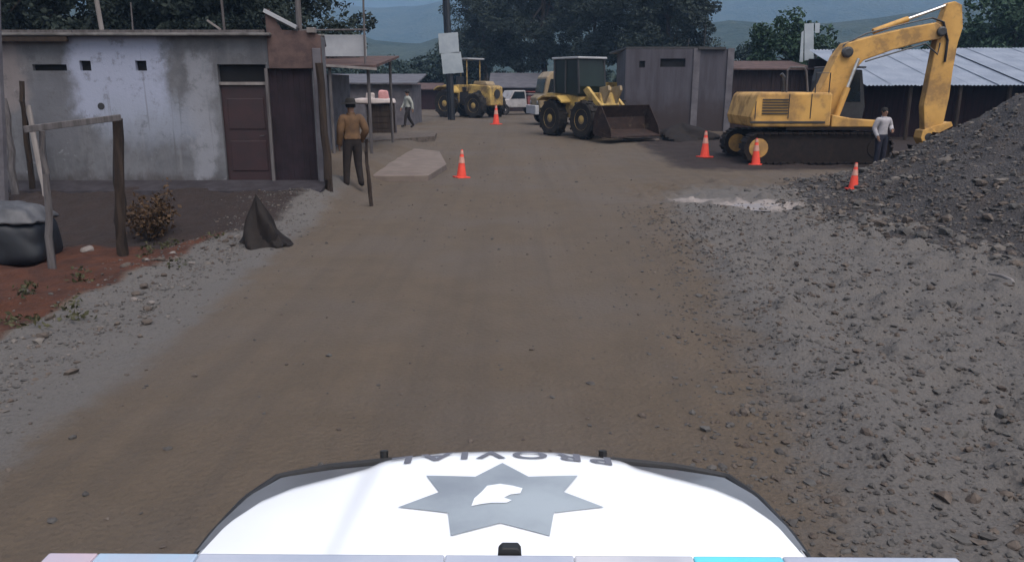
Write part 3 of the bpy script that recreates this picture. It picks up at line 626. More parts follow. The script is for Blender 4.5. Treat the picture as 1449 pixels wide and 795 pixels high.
def shrub(name, loc, h, r, n, mat, label, cat, leaf=0.05):
    e = empty(name, loc, 0, label, cat)
    s = MB(); ends = []
    for i in range(9):
        a = random.uniform(0, 6.28); q = Vector((math.cos(a) * r * random.uniform(.3, 1), math.sin(a) * r * random.uniform(.3, 1), h * random.uniform(.5, 1)))
        s.tube([(0, 0, -0.05), q * .5 + Vector((0, 0, h * .1)), q], [0.012, 0.009, 0.004], 5); ends.append(q)
    s.build('stem', M['dark_timber'], e)
    k = RNG.integers(0, len(ends), n); t = RNG.uniform(0.35, 1.05, n)[:, None]
    c = np.array([ends[i][:] for i in k]) * t + RNG.normal(0, r * .16, (n, 3))
    leaves(c, leaf, 'leaf', mat, e); return e
def leaves(c, size, name, mat, parent):
    n = len(c); a = RNG.normal(size=(n, 3)); a /= np.linalg.norm(a, axis=1)[:, None]
    b = np.cross(a, RNG.normal(size=(n, 3))); b /= np.linalg.norm(b, axis=1)[:, None]
    L = (size * RNG.uniform(.6, 1.4, n))[:, None]; W = L * RNG.uniform(.4, .7, n)[:, None]
    nn = np.cross(a, b)
    V = np.stack([c - a * L, c - b * W + nn * W * .25, c + a * L, c + b * W + nn * W * .25], 1).reshape(-1, 3)
    o = np_mesh(name, V, np.arange(4 * n).reshape(-1, 4), mat, parent)
    return tag(o, kind='stuff') if name == 'leaf' else o
p = at(190, 335, 0.0); shrub('dry_shrub', (p.x, p.y + .5, Hs(p.x, p.y + .5)), 0.85, 0.52, 1300, M['leaf_dry'], 'dry orange brown shrub just right of the dark fence post', 'shrub', 0.035)
p = at(300, 330, 0.0); 

n = 420; ct = RNG.integers(0, 16, n); cx0 = RNG.uniform(-5.6, -4.3, 16); cy0 = RNG.uniform(7.2, 12.5, 16)
xv = cx0[ct] + RNG.normal(0, .07, n); yv = cy0[ct] + RNG.normal(0, .07, n); zv = H(xv, yv) + RNG.uniform(0, .12, n)
leaves(np.stack([xv, yv, zv], -1), .03, 'leaf', M['leaf_weed'], None).name = 'verge_weeds'

# ------------------------------------------------------------------ people
def person(loc, rz, height, joints, clothes, label, hat=None, hair=True):
    """joints: overrides of the standing pose, facing -y; one continuous skinned body, clothes offset from it"""
    J = dict(pelvis=(0, 0, .95), waist=(0, 0, 1.08), chest=(0, -.01, 1.28), neck=(0, 0, 1.47), jaw=(0, -.02, 1.55), head=(0, -.01, 1.63), crown=(0, .005, 1.70), nose=(0, -.115, 1.60),
             shL=(.17, 0, 1.41), elL=(.235, .03, 1.13), wrL=(.25, -.05, .89), shR=(-.17, 0, 1.41), elR=(-.235, .03, 1.13), wrR=(-.25, -.05, .89),
             hpL=(.09, 0, .90), knL=(.10, -.02, .50), anL=(.11, .02, .085), toL=(.13, -.15, .035), hpR=(-.09, 0, .90), knR=(-.10, -.02, .50), anR=(-.11, .02, .085), toR=(-.13, -.15, .035))
    J.update(joints); J = {k: Vector(v) for k, v in J.items()}
    Rr = dict(pelvis=.135, waist=.125, chest=.145, neck=.058, jaw=.075, head=.092, crown=.06, nose=.016, shL=.07, elL=.046, wrL=.030, hpL=.098, knL=.062, anL=.042, toL=.035)
    E = [('pelvis', 'waist'), ('waist', 'chest'), ('chest', 'neck'), ('neck', 'jaw'), ('jaw', 'head'), ('head', 'crown'), ('head', 'nose')]
    for s in 'LR': E += [('chest', 'sh' + s), ('sh' + s, 'el' + s), ('el' + s, 'wr' + s), ('pelvis', 'hp' + s), ('hp' + s, 'kn' + s), ('kn' + s, 'an' + s), ('an' + s, 'to' + s)]
    for s in 'LR':
        w_, e_ = J['wr' + s], J['el' + s]; d = (w_ - e_).normalized(); side = Vector((0, -1, 0)); side = (side - d * side.dot(d)).normalized(); inn = d.cross(side)
        if inn.x * (1 if s == 'L' else -1) > 0: inn = -inn
        pn = 'pm' + s; J[pn] = w_ + d * .075; Rr[pn] = .030; E.append(('wr' + s, pn))
        for k, (off, ln) in enumerate(((.030, .075), (.010, .085), (-.010, .078), (-.028, .060))):
            a, b = f'f{k}a' + s, f'f{k}b' + s; J[a] = J[pn] + d * (.02 + ln * .45) + side * off; J[b] = J[a] + d * ln * .5 + inn * .022
            Rr[a] = .010; Rr[b] = .008; E += [(pn, a), (a, b)]
        J['tha' + s] = w_ + d * .05 + side * .045; J['thb' + s] = J['tha' + s] + d * .04 + side * .012 + inn * .01; Rr['tha' + s] = .012; Rr['thb' + s] = .009; E += [('wr' + s, 'tha' + s), ('tha' + s, 'thb' + s)]
    names = list(J); ix = {k: i for i, k in enumerate(names)}
    me = bpy.data.meshes.new('body_skeleton'); me.from_pydata([J[k][:] for k in names], [(ix[a], ix[b]) for a, b in E], [])
    o = bpy.data.objects.new('body_skeleton', me); COL.objects.link(o)
    o.modifiers.new('skin', 'SKIN'); sd = o.modifiers.new('sub', 'SUBSURF'); sd.levels = 2; sd.render_levels = 2
    for k in names:
        r = Rr.get(k) or Rr.get(k[:-1] + 'L', .04); sv = me.skin_vertices[0].data[ix[k]]
        sv.radius = (r, r * (0.78 if k in ('chest', 'waist', 'pelvis') else 1)); sv.use_root = (k == 'pelvis')
    dg = bpy.context.evaluated_depsgraph_get(); bme = bpy.data.meshes.new_from_object(o.evaluated_get(dg)); bpy.data.objects.remove(o)
    e = empty('person', loc, rz, label, 'person'); k_ = height / 1.75; e.scale = (k_, k_, k_)
    bme.name = 'body'; bme.materials.clear(); bme.materials.append(M['skin'])
    for q in bme.polygons: q.use_smooth = True
    bo = bpy.data.objects.new('body', bme); COL.objects.link(bo); bo.parent = e
    V = np.array([v.co[:] for v in bme.vertices]); Nn = np.array([v.normal[:] for v in bme.vertices])
    best = np.full(len(V), 9.0); who = np.zeros(len(V), int)
    for i, (a, b) in enumerate(E):
        A = np.array(J[a]); B = np.array(J[b]); ab = B - A; t = np.clip(((V - A) @ ab) / max(1e-9, ab @ ab), 0, 1); dd = np.linalg.norm(V - A - t[:, None] * ab, axis=1) / (Rr.get(a) or Rr.get(a[:-1] + 'L', .04))
        m_ = dd < best; best[m_] = dd[m_]; who[m_] = i
    reg = {'shirt': {*[('pelvis', 'hp' + s) for s in 'LR'], ('pelvis', 'waist'), ('waist', 'chest'), ('chest', 'neck'), *[('chest', 'sh' + s) for s in 'LR'], *[('sh' + s, 'el' + s) for s in 'LR'], *[('el' + s, 'wr' + s) for s in 'LR']},
           'trousers': {*[('pelvis', 'hp' + s) for s in 'LR'], *[('hp' + s, 'kn' + s) for s in 'LR'], *[('kn' + s, 'an' + s) for s in 'LR'], ('pelvis', 'waist')},
           'shoe': {*[('an' + s, 'to' + s) for s in 'LR']}}
    for nm, (mat, off) in clothes.items():
        ok = np.array([E[i] in reg[nm] for i in who])
        if nm == 'shirt': ok &= (V[:, 2] > 0.86) | (np.abs(V[:, 0]) > .17); ok &= V[:, 2] < 1.50
        if nm == 'trousers': ok &= V[:, 2] < 1.04
        vs = V + Nn * off; mp = {}; fl = []
        for pg in bme.polygons:
            if all(ok[i] for i in pg.vertices): fl.append([mp.setdefault(i, len(mp)) for i in pg.vertices])
        inv = [0] * len(mp)
        for a, b in mp.items(): inv[b] = a
        cm = bpy.data.meshes.new(nm); cm.from_pydata([tuple(vs[i]) for i in inv], [], fl); cm.materials.append(mat)
        if nm == 'shirt':
            bb = bmesh.new(); bb.from_mesh(cm); fs_ = [f for f in bb.faces if abs(f.calc_center_median().x) < .17]
            gm = fs_ + list({e_ for f in fs_ for e_ in f.edges}) + list({v_ for f in fs_ for v_ in f.verts})
            bmesh.ops.bisect_plane(bb, geom=gm, plane_co=(0, 0, .97), plane_no=(0, 0, 1), clear_inner=True); bb.to_mesh(cm); bb.free()
        for q in cm.polygons: q.use_smooth = True
        co = bpy.data.objects.new(nm, cm); COL.objects.link(co); co.parent = e
        so_ = co.modifiers.new('thick', 'SOLIDIFY'); so_.thickness = .006; so_.offset = 1
    hd = J['head']
    for s in (1, -1):
        b = bmesh.new(); bmesh.ops.create_uvsphere(b, u_segments=8, v_segments=6, radius=.014); m2 = bpy.data.meshes.new('eye'); b.to_mesh(m2); b.free(); m2.materials.append(M['hair'])
        eo = bpy.data.objects.new('eye', m2); COL.objects.link(eo); eo.parent = e; eo.location = hd + Vector((s * .034, -.082, .012))
        MB().lathe([(0.004, -.008), (.02, -.006), (.024, 0), (.016, .006)], 8, axis='x').build('ear', M['skin'], e, loc=hd + Vector((s * .092, 0, -.01)))
    MB().box((0, 0, 0), (.05, .012, .010)).build('mouth', M['brick_render'], e, loc=hd + Vector((0, -.083, -.062)))
    if hair:
        MB().lathe([(.001, .098), (.05, .09), (.085, .055), (.102, .01), (.103, -.03), (.095, -.05)], 14).build('hair', M['hair'], e, smooth=True, loc=hd + Vector((0, .014, .018)))
    if hat == 'brim':
        MB().lathe([(.001, .13), (.07, .125), (.095, .09), (.108, .03), (.20, .018), (.205, .008), (.11, .012)], 20).build('hat', M['hat'], e, smooth=True, loc=hd + Vector((0, .005, .03)))
    if hat == 'cap':
        MB().lathe([(.001, .10), (.06, .09), (.095, .055), (.106, .01), (.105, 0)], 16).prism([(-.07, -.17), (.07, -.17), (.085, -.08), (-.085, -.08)], 0, .012, 'z').build('cap', M['hat'], e, smooth=True, loc=hd + Vector((0, .005, .03)))
    return e
gp = at(501, 251, 0.42)
person((gp.x, gp.y, Hs(gp.x, gp.y) + .03), R(200), 1.80, dict(elR=(-.28, .05, 1.14), wrR=(-.20, -.10, .95), anL=(.16, .02, .085), toL=(.19, -.14, .035), knL=(.13, -.01, .5), anR=(-.14, .02, .085), toR=(-.18, -.14, .035)),
       {'trousers': (M['trousers_dark'], .016), 'shoe': (M['shoe'], .01), 'shirt': (M['jacket_tan'], .026)}, 'person in a dark brimmed hat and tan orange jacket standing beside the block house', hat='brim')
gp = at(578, 182, 0.33)
person((gp.x, gp.y, Hs(gp.x, gp.y)), R(-60), 1.74, dict(knL=(.09, -.16, .52), anL=(.09, -.22, .12), toL=(.1, -.40, .10), knR=(-.09, .06, .50), anR=(-.09, .30, .12), toR=(-.1, .16, .035), elL=(.24, .12, 1.15), wrL=(.25, .14, .90), elR=(-.24, -.06, 1.14), wrR=(-.24, -.20, .93)),
       {'trousers': (M['trousers_dark'], .014), 'shoe': (M['shoe'], .008), 'shirt': (M['shirt_grey'], .018)}, 'person in an off-white shirt and dark trousers walking across the far road', hat='cap')
gx = (1247 - 724.5) / F_PX * 22.0; 
person((gx, 22.3, Hs(gx, 22.3)), R(15), 1.70, dict(elL=(.27, .0, 1.2), wrL=(.16, -.2, 1.10), elR=(-.25, .05, 1.14), wrR=(-.22, -.08, .92)),
       {'trousers': (M['trousers_blue'], .014), 'shoe': (M['shoe'], .008), 'shirt': (M['shirt_white'], .018)}, 'person in a white shirt and navy trousers standing below the excavator boom')

# ------------------------------------------------------------------ traffic cones
def make_cone():
    e = empty('traffic_cone', (0, 0, 0))
    MB().box((0, 0, 0.02), (0.36, 0.36, 0.04)).build('cone_base', M['cone_orange'], e, bevel=0.012)
    MB().lathe([(.135, .04), (.13, .06), (.032, .74), (.026, .75)], 20).build('cone_body', M['cone_orange'], e, smooth=True)
    r = lambda z: .132 - (.132 - .032) * (z - .06) / .68
    MB().lathe([(r(.40) + .001, .40), (r(.40) + .004, .402), (r(.56) + .004, .558), (r(.56) + .001, .56)], 20).build('reflective_band', M['cone_band'], e, smooth=True)
    MB().lathe([(r(.64) + .001, .64), (r(.64) + .004, .642), (r(.73) + .004, .728), (r(.73) + .001, .73)], 20).build('reflective_band', M['cone_band'], e, smooth=True)
    return e
cone0 = make_cone()
for i, (px, py, z, sc, lb) in enumerate(((653, 252, 0.0, 0.95, 'orange traffic cone on the left of the road beside the concrete apron'), (702, 177, 0.33, 1.30, 'orange traffic cone in front of the small yellow machine in the distance'),
        (997, 224, 0.06, 1.10, 'orange traffic cone left of the excavator, by the grey concrete building'), (1069, 233, 0.02, 1.05, 'orange traffic cone standing directly in front of the excavator tracks'), (1207, 268, 0.0, 1.0, 'orange traffic cone at the foot of the gravel heap'))):
    c = cone0 if i == 0 else copy_tree(cone0); p = at(px, py, z)
    if i == 4:
        d_ = pix_dir(px, py); t_ = 8.0
        while t_ < 22 and CAM_H + d_.z * t_ > surf(d_.x * t_, d_.y * t_): t_ += .05
        p = Vector((d_.x * t_, d_.y * t_, 0)); sc = 38 / F_PX * t_ / .75
    c.location = (p.x, p.y, surf(p.x, p.y) - .01); c.scale = (sc, sc, sc)
    c.rotation_euler = (R(random.uniform(-2, 2)), R(random.uniform(-2, 2)), R(random.uniform(0, 90))); tag(c, lb, 'traffic cone', 'traffic cones along the road')

# ------------------------------------------------------------------ wheels
def wheel(parent, c, r, wdt, rim_mat, lugs=0, name='wheel'):
    t = MB().lathe([(r * .55, -wdt * .42), (r * .72, -wdt * .5), (r * .92, -wdt * .5), (r, -wdt * .38), (r, wdt * .38), (r * .92, wdt * .5), (r * .72, wdt * .5), (r * .55, wdt * .42)], 28, axis='x').build(name, M['tyre'], parent, smooth=True, loc=c)
    if lugs:
        lg = MB()
        for j in range(lugs):
            a = 2 * math.pi * j / lugs; s = 1 if j % 2 else -1
            lg.box((s * wdt * .24, math.cos(a) * r * 1.0, math.sin(a) * r * 1.0), (wdt * .48, r * .10, r * .10), Matrix.Rotation(a, 3, 'X'))
        tag(lg.build('tread', M['tyre'], t), kind='stuff')
    MB().lathe([(r * .10, -wdt * .46), (r * .30, -wdt * .40), (r * .50, -wdt * .34), (r * .57, -wdt * .44), (r * .57, wdt * .44), (r * .50, wdt * .34), (r * .30, wdt * .40), (r * .10, wdt * .46)], 22, axis='x').build('rim', rim_mat, t, smooth=True)
    return t

# ------------------------------------------------------------------ excavator (faces +x)
EX = Vector((9.05, 24.6, Hs(9.05, 24.6)))
exc = empty('excavator', EX, 0, 'yellow crawler excavator with its boom raised over the gravel heap', 'excavator')
def L(px, py, dy=0.0): p = aty(px, py, EX.y + dy) - EX; return (p.x, p.z)
for s in (-1, 1):
    yc = s * 1.12
    oval = []
    for j in range(13): a = math.pi / 2 + math.pi * j / 12; oval.append((-1.75 + .43 * math.cos(a), .45 + .43 * math.sin(a)))
    for j in range(13): a = -math.pi / 2 + math.pi * j / 12; oval.append((1.75 + .43 * math.cos(a), .45 + .43 * math.sin(a)))
    tr = MB().prism(oval, yc - .2, yc + .2, 'y').build('track_frame', M['track'], exc, bevel=0.02)
    per = []; tot = 0
    pts = oval + [oval[0]]
    segl = [math.dist(pts[i], pts[i + 1]) for i in range(len(oval))]; tot = sum(segl); nsh = 46
    base_me = None
    for kx in range(nsh):
        d = tot * kx / nsh; i = 0
        while d > segl[i]: d -= segl[i]; i += 1
        t = d / segl[i]; x = pts[i][0] + (pts[i + 1][0] - pts[i][0]) * t; z = pts[i][1] + (pts[i + 1][1] - pts[i][1]) * t
        an = math.atan2(pts[i + 1][1] - pts[i][1], pts[i + 1][0] - pts[i][0])
        if base_me is None:
            so0 = MB().box((0, 0, 0.0), (.16, .58, .035)).box((-.05, 0, -.03), (.02, .58, .04)).build('track_shoe', M['track'], exc); base_me = so0.data
        else:
            so0 = bpy.data.objects.new('track_shoe', base_me); COL.objects.link(so0); so0.parent = exc
        so0.location = (x, yc, z); so0.rotation_euler = (0, -an, 0)
    for xk in (-1.75, 1.75):
        MB().lathe([(.08, -.23), (.28, -.22), (.32, -.1), (.32, .1), (.28, .22), (.08, .23)], 16, axis='y').build('sprocket', M['yellow'] if xk < 0 else M['track'], exc, loc=(xk, yc, .45))
MB().box((0, 0, .62), (1.6, 1.9, .35)).lathe([(.62, .75), (.62, 1.0)], 24).build('undercarriage', M['track'], exc)
body = MB(); body.prism([(-1.98, 1.06), (-2.05, 1.35), (-1.88, 1.98), (-1.78, 2.05), (.28, 2.05), (.32, 1.98), (.32, 1.06)], -1.30, 1.30, 'y').build('engine_housing', M['yellow'], exc, bevel=0.06)
MB().box((0.55, 0, 1.02), (3.0, 2.5, .10)).build('upper_deck', M['track'], exc, bevel=0.01)
cw = MB()
for j in range(6): cw.box((-1.35 + .1 * 0, -1.315, 1.45 + j * .08), (.75, .03, .035))
cw.build('vent_grille', M['dark_metal'], exc)
MB().box((-.95, -1.312, 1.20), (2.2, .02, .06)).build('side_stripe', M['dark_metal'], exc, bevel=0.004)
MB().box((-.30, -1.308, 1.66), (.02, .02, .7)).box((-.95, -1.308, 1.66), (.02, .02, .7)).build('panel_seam', M['dark_metal'], exc)
MB().prism([(.35, 1.06), (.35, 1.42), (1.0, 1.30), (1.95, 1.24), (1.95, 1.06)], -1.28, -.62, 'y').build('tool_box', M['yellow'], exc, bevel=0.03)
cab = MB().prism([(.60, 1.08), (1.98, 1.08), (2.05, 1.6), (1.85, 2.72), (.66, 2.78), (.60, 2.4)], .42, 1.28, 'y').build('cab', M['dark_metal'], exc, bevel=0.04)
MB().prism([(.80, 1.75), (1.88, 1.75), (1.76, 2.62), (.80, 2.66)], .405, .425, 'y').build('cab_window', M['glass'], cab)
MB().box((1.30, .85, 2.80), (1.3, .92, .05)).build('cab_roof', M['concrete_grey'], cab, bevel=0.02)
MB().tube([(-.95, -1.0, 2.02), (-.98, -1.0, 2.66), (-.90, -1.0, 2.76), (-.50, -1.0, 2.76), (-.42, -1.0, 2.66), (-.32, -1.0, 2.02)], .032, 8).build('handrail', M['grey_timber'], exc, smooth=True)
MB().tube([(-.55, .5, 2.0), (-.55, .5, 2.5), (-.65, .5, 2.6)], .06, 10).build('exhaust_pipe', M['dark_metal'], exc, smooth=True)
# boom: outline traced along its side, real width
e0 = L(1152, 166); e1 = L(1195, 66); e2 = L(1322, 38)
bo = [L(1140, 150), L(1160, 118), L(1178, 80), L(1192, 62), L(1220, 54), L(1270, 42), L(1318, 33), L(1330, 44), L(1324, 56), L(1300, 60), L(1255, 72), L(1216, 86), L(1206, 96), L(1193, 130), L(1180, 158), L(1160, 178), L(1146, 170)]
bm_ = MB().prism(bo, -.36, .22, 'y').build('boom', M['yellow'], exc, bevel=0.03)
MB().lathe([(.10, -.50), (.16, -.48), (.16, .34), (.10, .36)], 14, axis='y').build('pivot_pin', M['dark_metal'], bm_, loc=(L(1191, 75)[0], 0, L(1191, 75)[1]))
MB().lathe([(.10, -.44), (.14, -.42), (.14, .28), (.10, .30)], 14, axis='y').build('pivot_pin', M['dark_metal'], bm_, loc=(L(1323, 46)[0], 0, L(1323, 46)[1]))
hs_ = [L(1216, 88), L(1256, 75), L(1300, 63)]
MB().tube([(hs_[0][0], -.40, hs_[0][1]), (hs_[1][0], -.40, hs_[1][1] - .02), (hs_[2][0], -.40, hs_[2][1]), (L(1318, 68)[0], -.40, L(1318, 78)[1]), (L(1322, 60)[0], -.35, L(1325, 62)[1])], .025, 6).build('hose', M['dark_metal'], bm_, smooth=True)
ar = [L(1336, 6), L(1346, 3), L(1356, 8), L(1357, 40), L(1350, 62), L(1343, 100), L(1338, 138), L(1328, 182), L(1312, 190), L(1303, 184), L(1302, 150), L(1310, 110), L(1318, 70), L(1323, 40)]
arm = MB().prism(ar, -.22, .10, 'y').build('arm', M['yellow'], exc, bevel=0.025)
def cyl(a, b, r, rod, dy, parent, nm='cylinder'):
    a3 = Vector((a[0], dy, a[1])); b3 = Vector((b[0], dy, b[1])); m3 = a3.lerp(b3, rod)
    c = MB().tube([a3, m3], r, 12).build(nm, M['yellow'], parent, smooth=True)
    MB().tube([m3, b3], r * .55, 10).build('rod', M['steel'], c, smooth=True); return c
cyl(L(1234, 45), L(1344, 6), .085, .45, -.07, exc)
for dy in (-.55, .40): cyl(L(1170, 172), L(1204, 84), .09, .55, dy, exc)
cyl(L(1343, 70), L(1330, 168), .075, .6, .02, exc)
for dy in (-.30, -.24):
    hp = [L(1176, 110), L(1189, 66), L(1220, 50), L(1268, 38), L(1312, 28), L(1328, 34), L(1334, 60), L(1330, 90)]
    MB().tube([(a_, dy, b_ + .03) for a_, b_ in hp], .022, 6).build('hose', M['dark_metal'], exc, smooth=True)
MB().box((-1.92, -1.312, 1.55), (.02, .02, .5)).build('panel_seam', M['dark_metal'], exc)
MB().tube([(.2, -1.25, 2.03), (.2, -1.25, 2.6), (-.2, -1.25, 2.6), (-.2, -1.25, 2.03)], .018, 6).build('grab_rail', M['dark_metal'], exc, smooth=True)
lk = MB(); lk.prism([L(1303, 182), L(1316, 178), L(1340, 172), L(1342, 178), L(1318, 190), L(1308, 192)], -.26, .14, 'y'); lk.build('bucket_link', M['yellow'], exc, bevel=0.01)
bk = MB(); 
bo2 = [L(1299, 184), L(1312, 180), L(1318, 186), L(1317, 198), L(1310, 206), L(1300, 204), L(1296, 195)]
bk.prism(bo2, -.30, .18, 'y').build('bucket_ear', M['yellow'], exc, bevel=0.02)
bk = MB(); shell = [L(1312, 186), L(1336, 192), L(1345, 202), L(1338, 216), L(1318, 220), L(1296, 212), L(1294, 206), L(1318, 208), L(1330, 204), L(1328, 198), L(1312, 194)]
bk.prism(shell, -.62, .50, 'y').build('bucket', M['bucket'], exc, bevel=0.01)
MB().lathe([(.05, -.32), (.12, -.31), (.12, .19), (.05, .2)], 14, axis='y').build('bucket_pin', M['dark_metal'], exc, loc=(L(1307, 193)[0], 0, L(1307, 193)[1]))

# ------------------------------------------------------------------ wheel loader with bucket (faces +x)
LO = Vector((3.0, 32.4, Hs(3.0, 32.4)))
ld = empty('wheel_loader', LO, R(-56), 'dusty yellow wheel loader with a dark green cab and a rusty front bucket', 'loader')
for (x, r) in ((-1.05, .72), (1.0, .72)):
    for s in (-1, 1):
        e_ = empty('axle', (0, 0, 0)); bpy.data.objects.remove(e_)
        wv = wheel(ld, (x, s * .85, r), r, .45, M['yellow_old'], 24); wv.rotation_euler = (0, 0, R(90))
MB().prism([(-1.95, .75), (-2.0, 1.55), (-1.85, 1.72), (-.5, 1.78), (.25, 1.60), (.3, .75)], -.62, .62, 'y').build('rear_body', M['yellow_old'], ld, bevel=0.05)
MB().prism([(.32, .7), (.32, 1.5), (.9, 1.75), (1.35, 1.75), (1.55, 1.3), (1.5, .7)], -.45, .45, 'y').build('front_frame', M['yellow_old'], ld, bevel=0.04)
cb = MB().prism([(-1.25, 1.72), (.30, 1.62), (.42, 2.0), (.25, 3.05), (-1.2, 3.05)], -.66, .66, 'y').build('cab', M['glass_green'], ld, bevel=0.03)
MB().box((-.48, 0, 3.09), (1.72, 1.5, .08)).build('cab_roof', M['white_sheet'], cb, bevel=0.02)
for x, t in ((-1.24, 0), (-.5, 0), (.33, .05)):
    for s in (-1, 1): MB().tube([(x + t, s * .67, 1.72), (x - t, s * .67, 3.05)], .045, 6).build('cab_post', M['dark_metal'], cb)
for s in (-1, 1):
    MB().prism([(.55, 1.85), (.80, 1.98), (1.65, 1.30), (2.04, .50), (1.98, .34), (1.45, 1.0)], s * .55 - .07, s * .55 + .07, 'y').build('lift_arm', M['yellow_old'], ld, bevel=0.015)
    MB().prism([(1.25, 1.95), (1.75, 2.02), (1.80, 1.85), (1.45, 1.2), (1.25, 1.2)], s * .3 - .06, s * .3 + .06, 'y').build('tilt_lever', M['cream'], ld, bevel=0.015)
    cyl((.6, .95), (1.6, 1.25), .07, .6, s * .42, ld)
MB().tube([(-1.55, .2, 1.7), (-1.55, .2, 2.45)], .06, 8).build('exhaust_pipe', M['dark_metal'], ld)
b_ = [(1.98, .25), (2.0, .85), (2.25, 1.28), (2.42, 1.30), (2.18, .85), (2.22, .38), (3.05, .18), (3.05, .12), (2.2, .16)]
MB().prism(b_, -1.25, 1.25, 'y').build('bucket', M['bucket'], ld, bevel=0.01)
for s in (-1.24, 1.22): MB().prism([(2.05, .2), (2.05, .85), (2.40, 1.3), (2.95, .5), (3.05, .14)], s, s + .03, 'y').build('bucket_cheek', M['bucket'], ld)
MB().box((-1.15, -.80, .62), (.42, .05, .26)).build('plate', M['white_sheet'], ld, bevel=0.01)
for s in (-1, 1): MB().prism([(-1.85, 1.42), (-1.45, 1.56), (-.55, 1.56), (-.2, 1.35), (-.2, 1.42), (-.5, 1.63), (-1.48, 1.63), (-1.85, 1.5)], s * .85 - .26, s * .85 + .26, 'y').build('mudguard', M['yellow_old'], ld, bevel=0.01)
# tapered concrete post in front of the loader, plank beside it
p = at(856, 196, 0.25); tag(MB().lathe([(.17, 0), (.15, .2), (.11, 1.35), (.05, 1.42)], 10).build('concrete_marker', M['concrete'], loc=(p.x, p.y, Hs(p.x, p.y) - .03), smooth=True), 'dusty pale tapered marker post in front of the wheel loader', 'marker post')
p = at(907, 199, 0.22); tag(MB().box((0, 0, .05), (1.35, .5, .05)).box((-.55, 0, .012), (.1, .5, .03)).box((.55, 0, .012), (.1, .5, .03)).build('plank', M['concrete'], loc=(p.x, p.y, Hs(p.x, p.y)), bevel=0.01), 'pale board lying on the ground below the loader bucket', 'board')

# ------------------------------------------------------------------ truck behind the loader (faces -x)
TK = Vector((2.9, 41.0, Hs(2.9, 41))); tk = empty('dump_truck', TK, R(12), 'old cream and yellow truck parked behind the wheel loader', 'truck')
MB().prism([(-1.75, .65), (-1.8, 1.35), (-1.55, 1.5), (-1.40, 2.35), (-1.15, 2.62), (-.15, 2.66), (-.10, .65)], -1.0, 1.0, 'y').build('cab', M['cream'], tk, bevel=0.07)
MB().prism([(-1.38, 1.55), (-1.22, 2.25), (-.45, 2.30), (-.45, 1.55)], -1.012, -.99, 'y').build('side_window', M['glass'], tk)
MB().box((-1.49, 0, 1.92), (.03, 1.6, .7), Matrix.Rotation(R(10), 3, 'Y')).build('windscreen', M['glass'], tk)
MB().prism([(.05, 1.0), (-.05, 2.1), (3.6, 2.1), (3.5, 1.0)], -1.15, 1.15, 'y').build('tipper_body', M['yellow_old'], tk, bevel=0.03)
MB().box((.9, 0, .8), (5.0, .8, .25)).build('chassis', M['dark_metal'], tk)
MB().box((-1.9, 0, .75), (.2, 2.0, .45)).build('bumper', M['white_sheet'], tk, bevel=0.03)
for x in (-1.1, 1.8, 2.9):
    for s in (-1, 1):
        wv = wheel(tk, (x, s * .9, .5), .5, .32, M['cream']); wv.rotation_euler = (0, 0, R(90))
for s in (-1, 1): MB().lathe([(.02, -.03), (.10, -.02), (.11, .02)], 12, axis='x').build('headlight', M['lamp_glass'], tk, loc=(-1.83, s * .7, 1.1))

# ------------------------------------------------------------------ small yellow machine far off (faces +x, three-quarter)
RO = Vector((-2.65, 50.5, Hs(-2.65, 50.5))); ro = empty('road_grader', RO, R(-38), 'yellow canopied road machine with big black tyres near the far cone', 'road machine')
for (x, r) in ((-1.15, .85), (1.25, .75)):
    for s in (-1, 1):
        wv = wheel(ro, (x, s * .95, r), r, .5, M['yellow_old'], 22); wv.rotation_euler = (0, 0, R(90))
MB().prism([(-1.9, .9), (-1.95, 1.8), (-1.7, 2.0), (-.4, 2.0), (-.35, .9)], -.65, .65, 'y').build('rear_body', M['yellow_old'], ro, bevel=0.06)
MB().prism([(-.33, .8), (-.33, 1.55), (.35, 1.6), (.35, .8)], -.6, .6, 'y').build('operator_deck', M['dark_metal'], ro)
MB().prism([(.37, .85), (.37, 2.02), (1.9, 1.95), (2.15, 1.85), (2.2, .75), (1.6, .7)], -.62, .62, 'y').build('bonnet', M['yellow_old'], ro, bevel=0.06)
MB().lathe([(.02, 0), (.26, .01), (.28, .05)], 18, axis='x').build('radiator_opening', M['dark_metal'], ro, loc=(2.17, 0, 1.45))
MB().lathe([(.03, -.01), (.20, -.012), (.22, 0)], 16, axis='y').build('side_vent', M['dark_metal'], ro, loc=(1.25, -.625, 1.45))
MB().prism([(.6, 2.03), (.7, 2.22), (1.6, 2.2), (1.75, 1.98)], -.4, .4, 'y').build('bonnet_cover', M['cream'], ro, bevel=0.03)
for x in (-1.3, .30):
    for s in (-1, 1): MB().tube([(x, s * .62, 1.6), (x, s * .62, 3.5)], .04, 6).build('canopy_post', M['yellow_old'], ro)
MB().box((-.5, 0, 3.55), (2.1, 1.6, .09)).build('canopy', M['white_sheet'], ro, bevel=0.02)
MB().prism([(-.9, 1.6), (-.9, 2.5), (-.75, 2.5), (-.7, 1.9), (-.3, 1.85), (-.3, 1.6)], -.3, .3, 'y').build('seat', M['dark_metal'], ro, bevel=0.03)
MB().tube([(.25, 0, 1.6), (.05, 0, 2.25)], .03, 6).lathe([(.2, -.015), (.22, 0), (.2, .015)], 16, c=(.03, 0, 2.27)).build('steering_wheel', M['dark_metal'], ro)
MB().tube([(1.2, .3, 2.0), (1.2, .3, 2.7)], .045, 8).build('exhaust_pipe', M['dark_metal'], ro)
for s in (-1, 1): MB().prism([(-2.0, 1.65), (-1.6, 1.85), (-.6, 1.85), (-.25, 1.5), (-.25, 1.6), (-.55, 1.93), (-1.65, 1.93), (-2.0, 1.75)], s * .95 - .28, s * .95 + .28, 'y').build('mudguard', M['yellow_old'], ro, bevel=0.01)

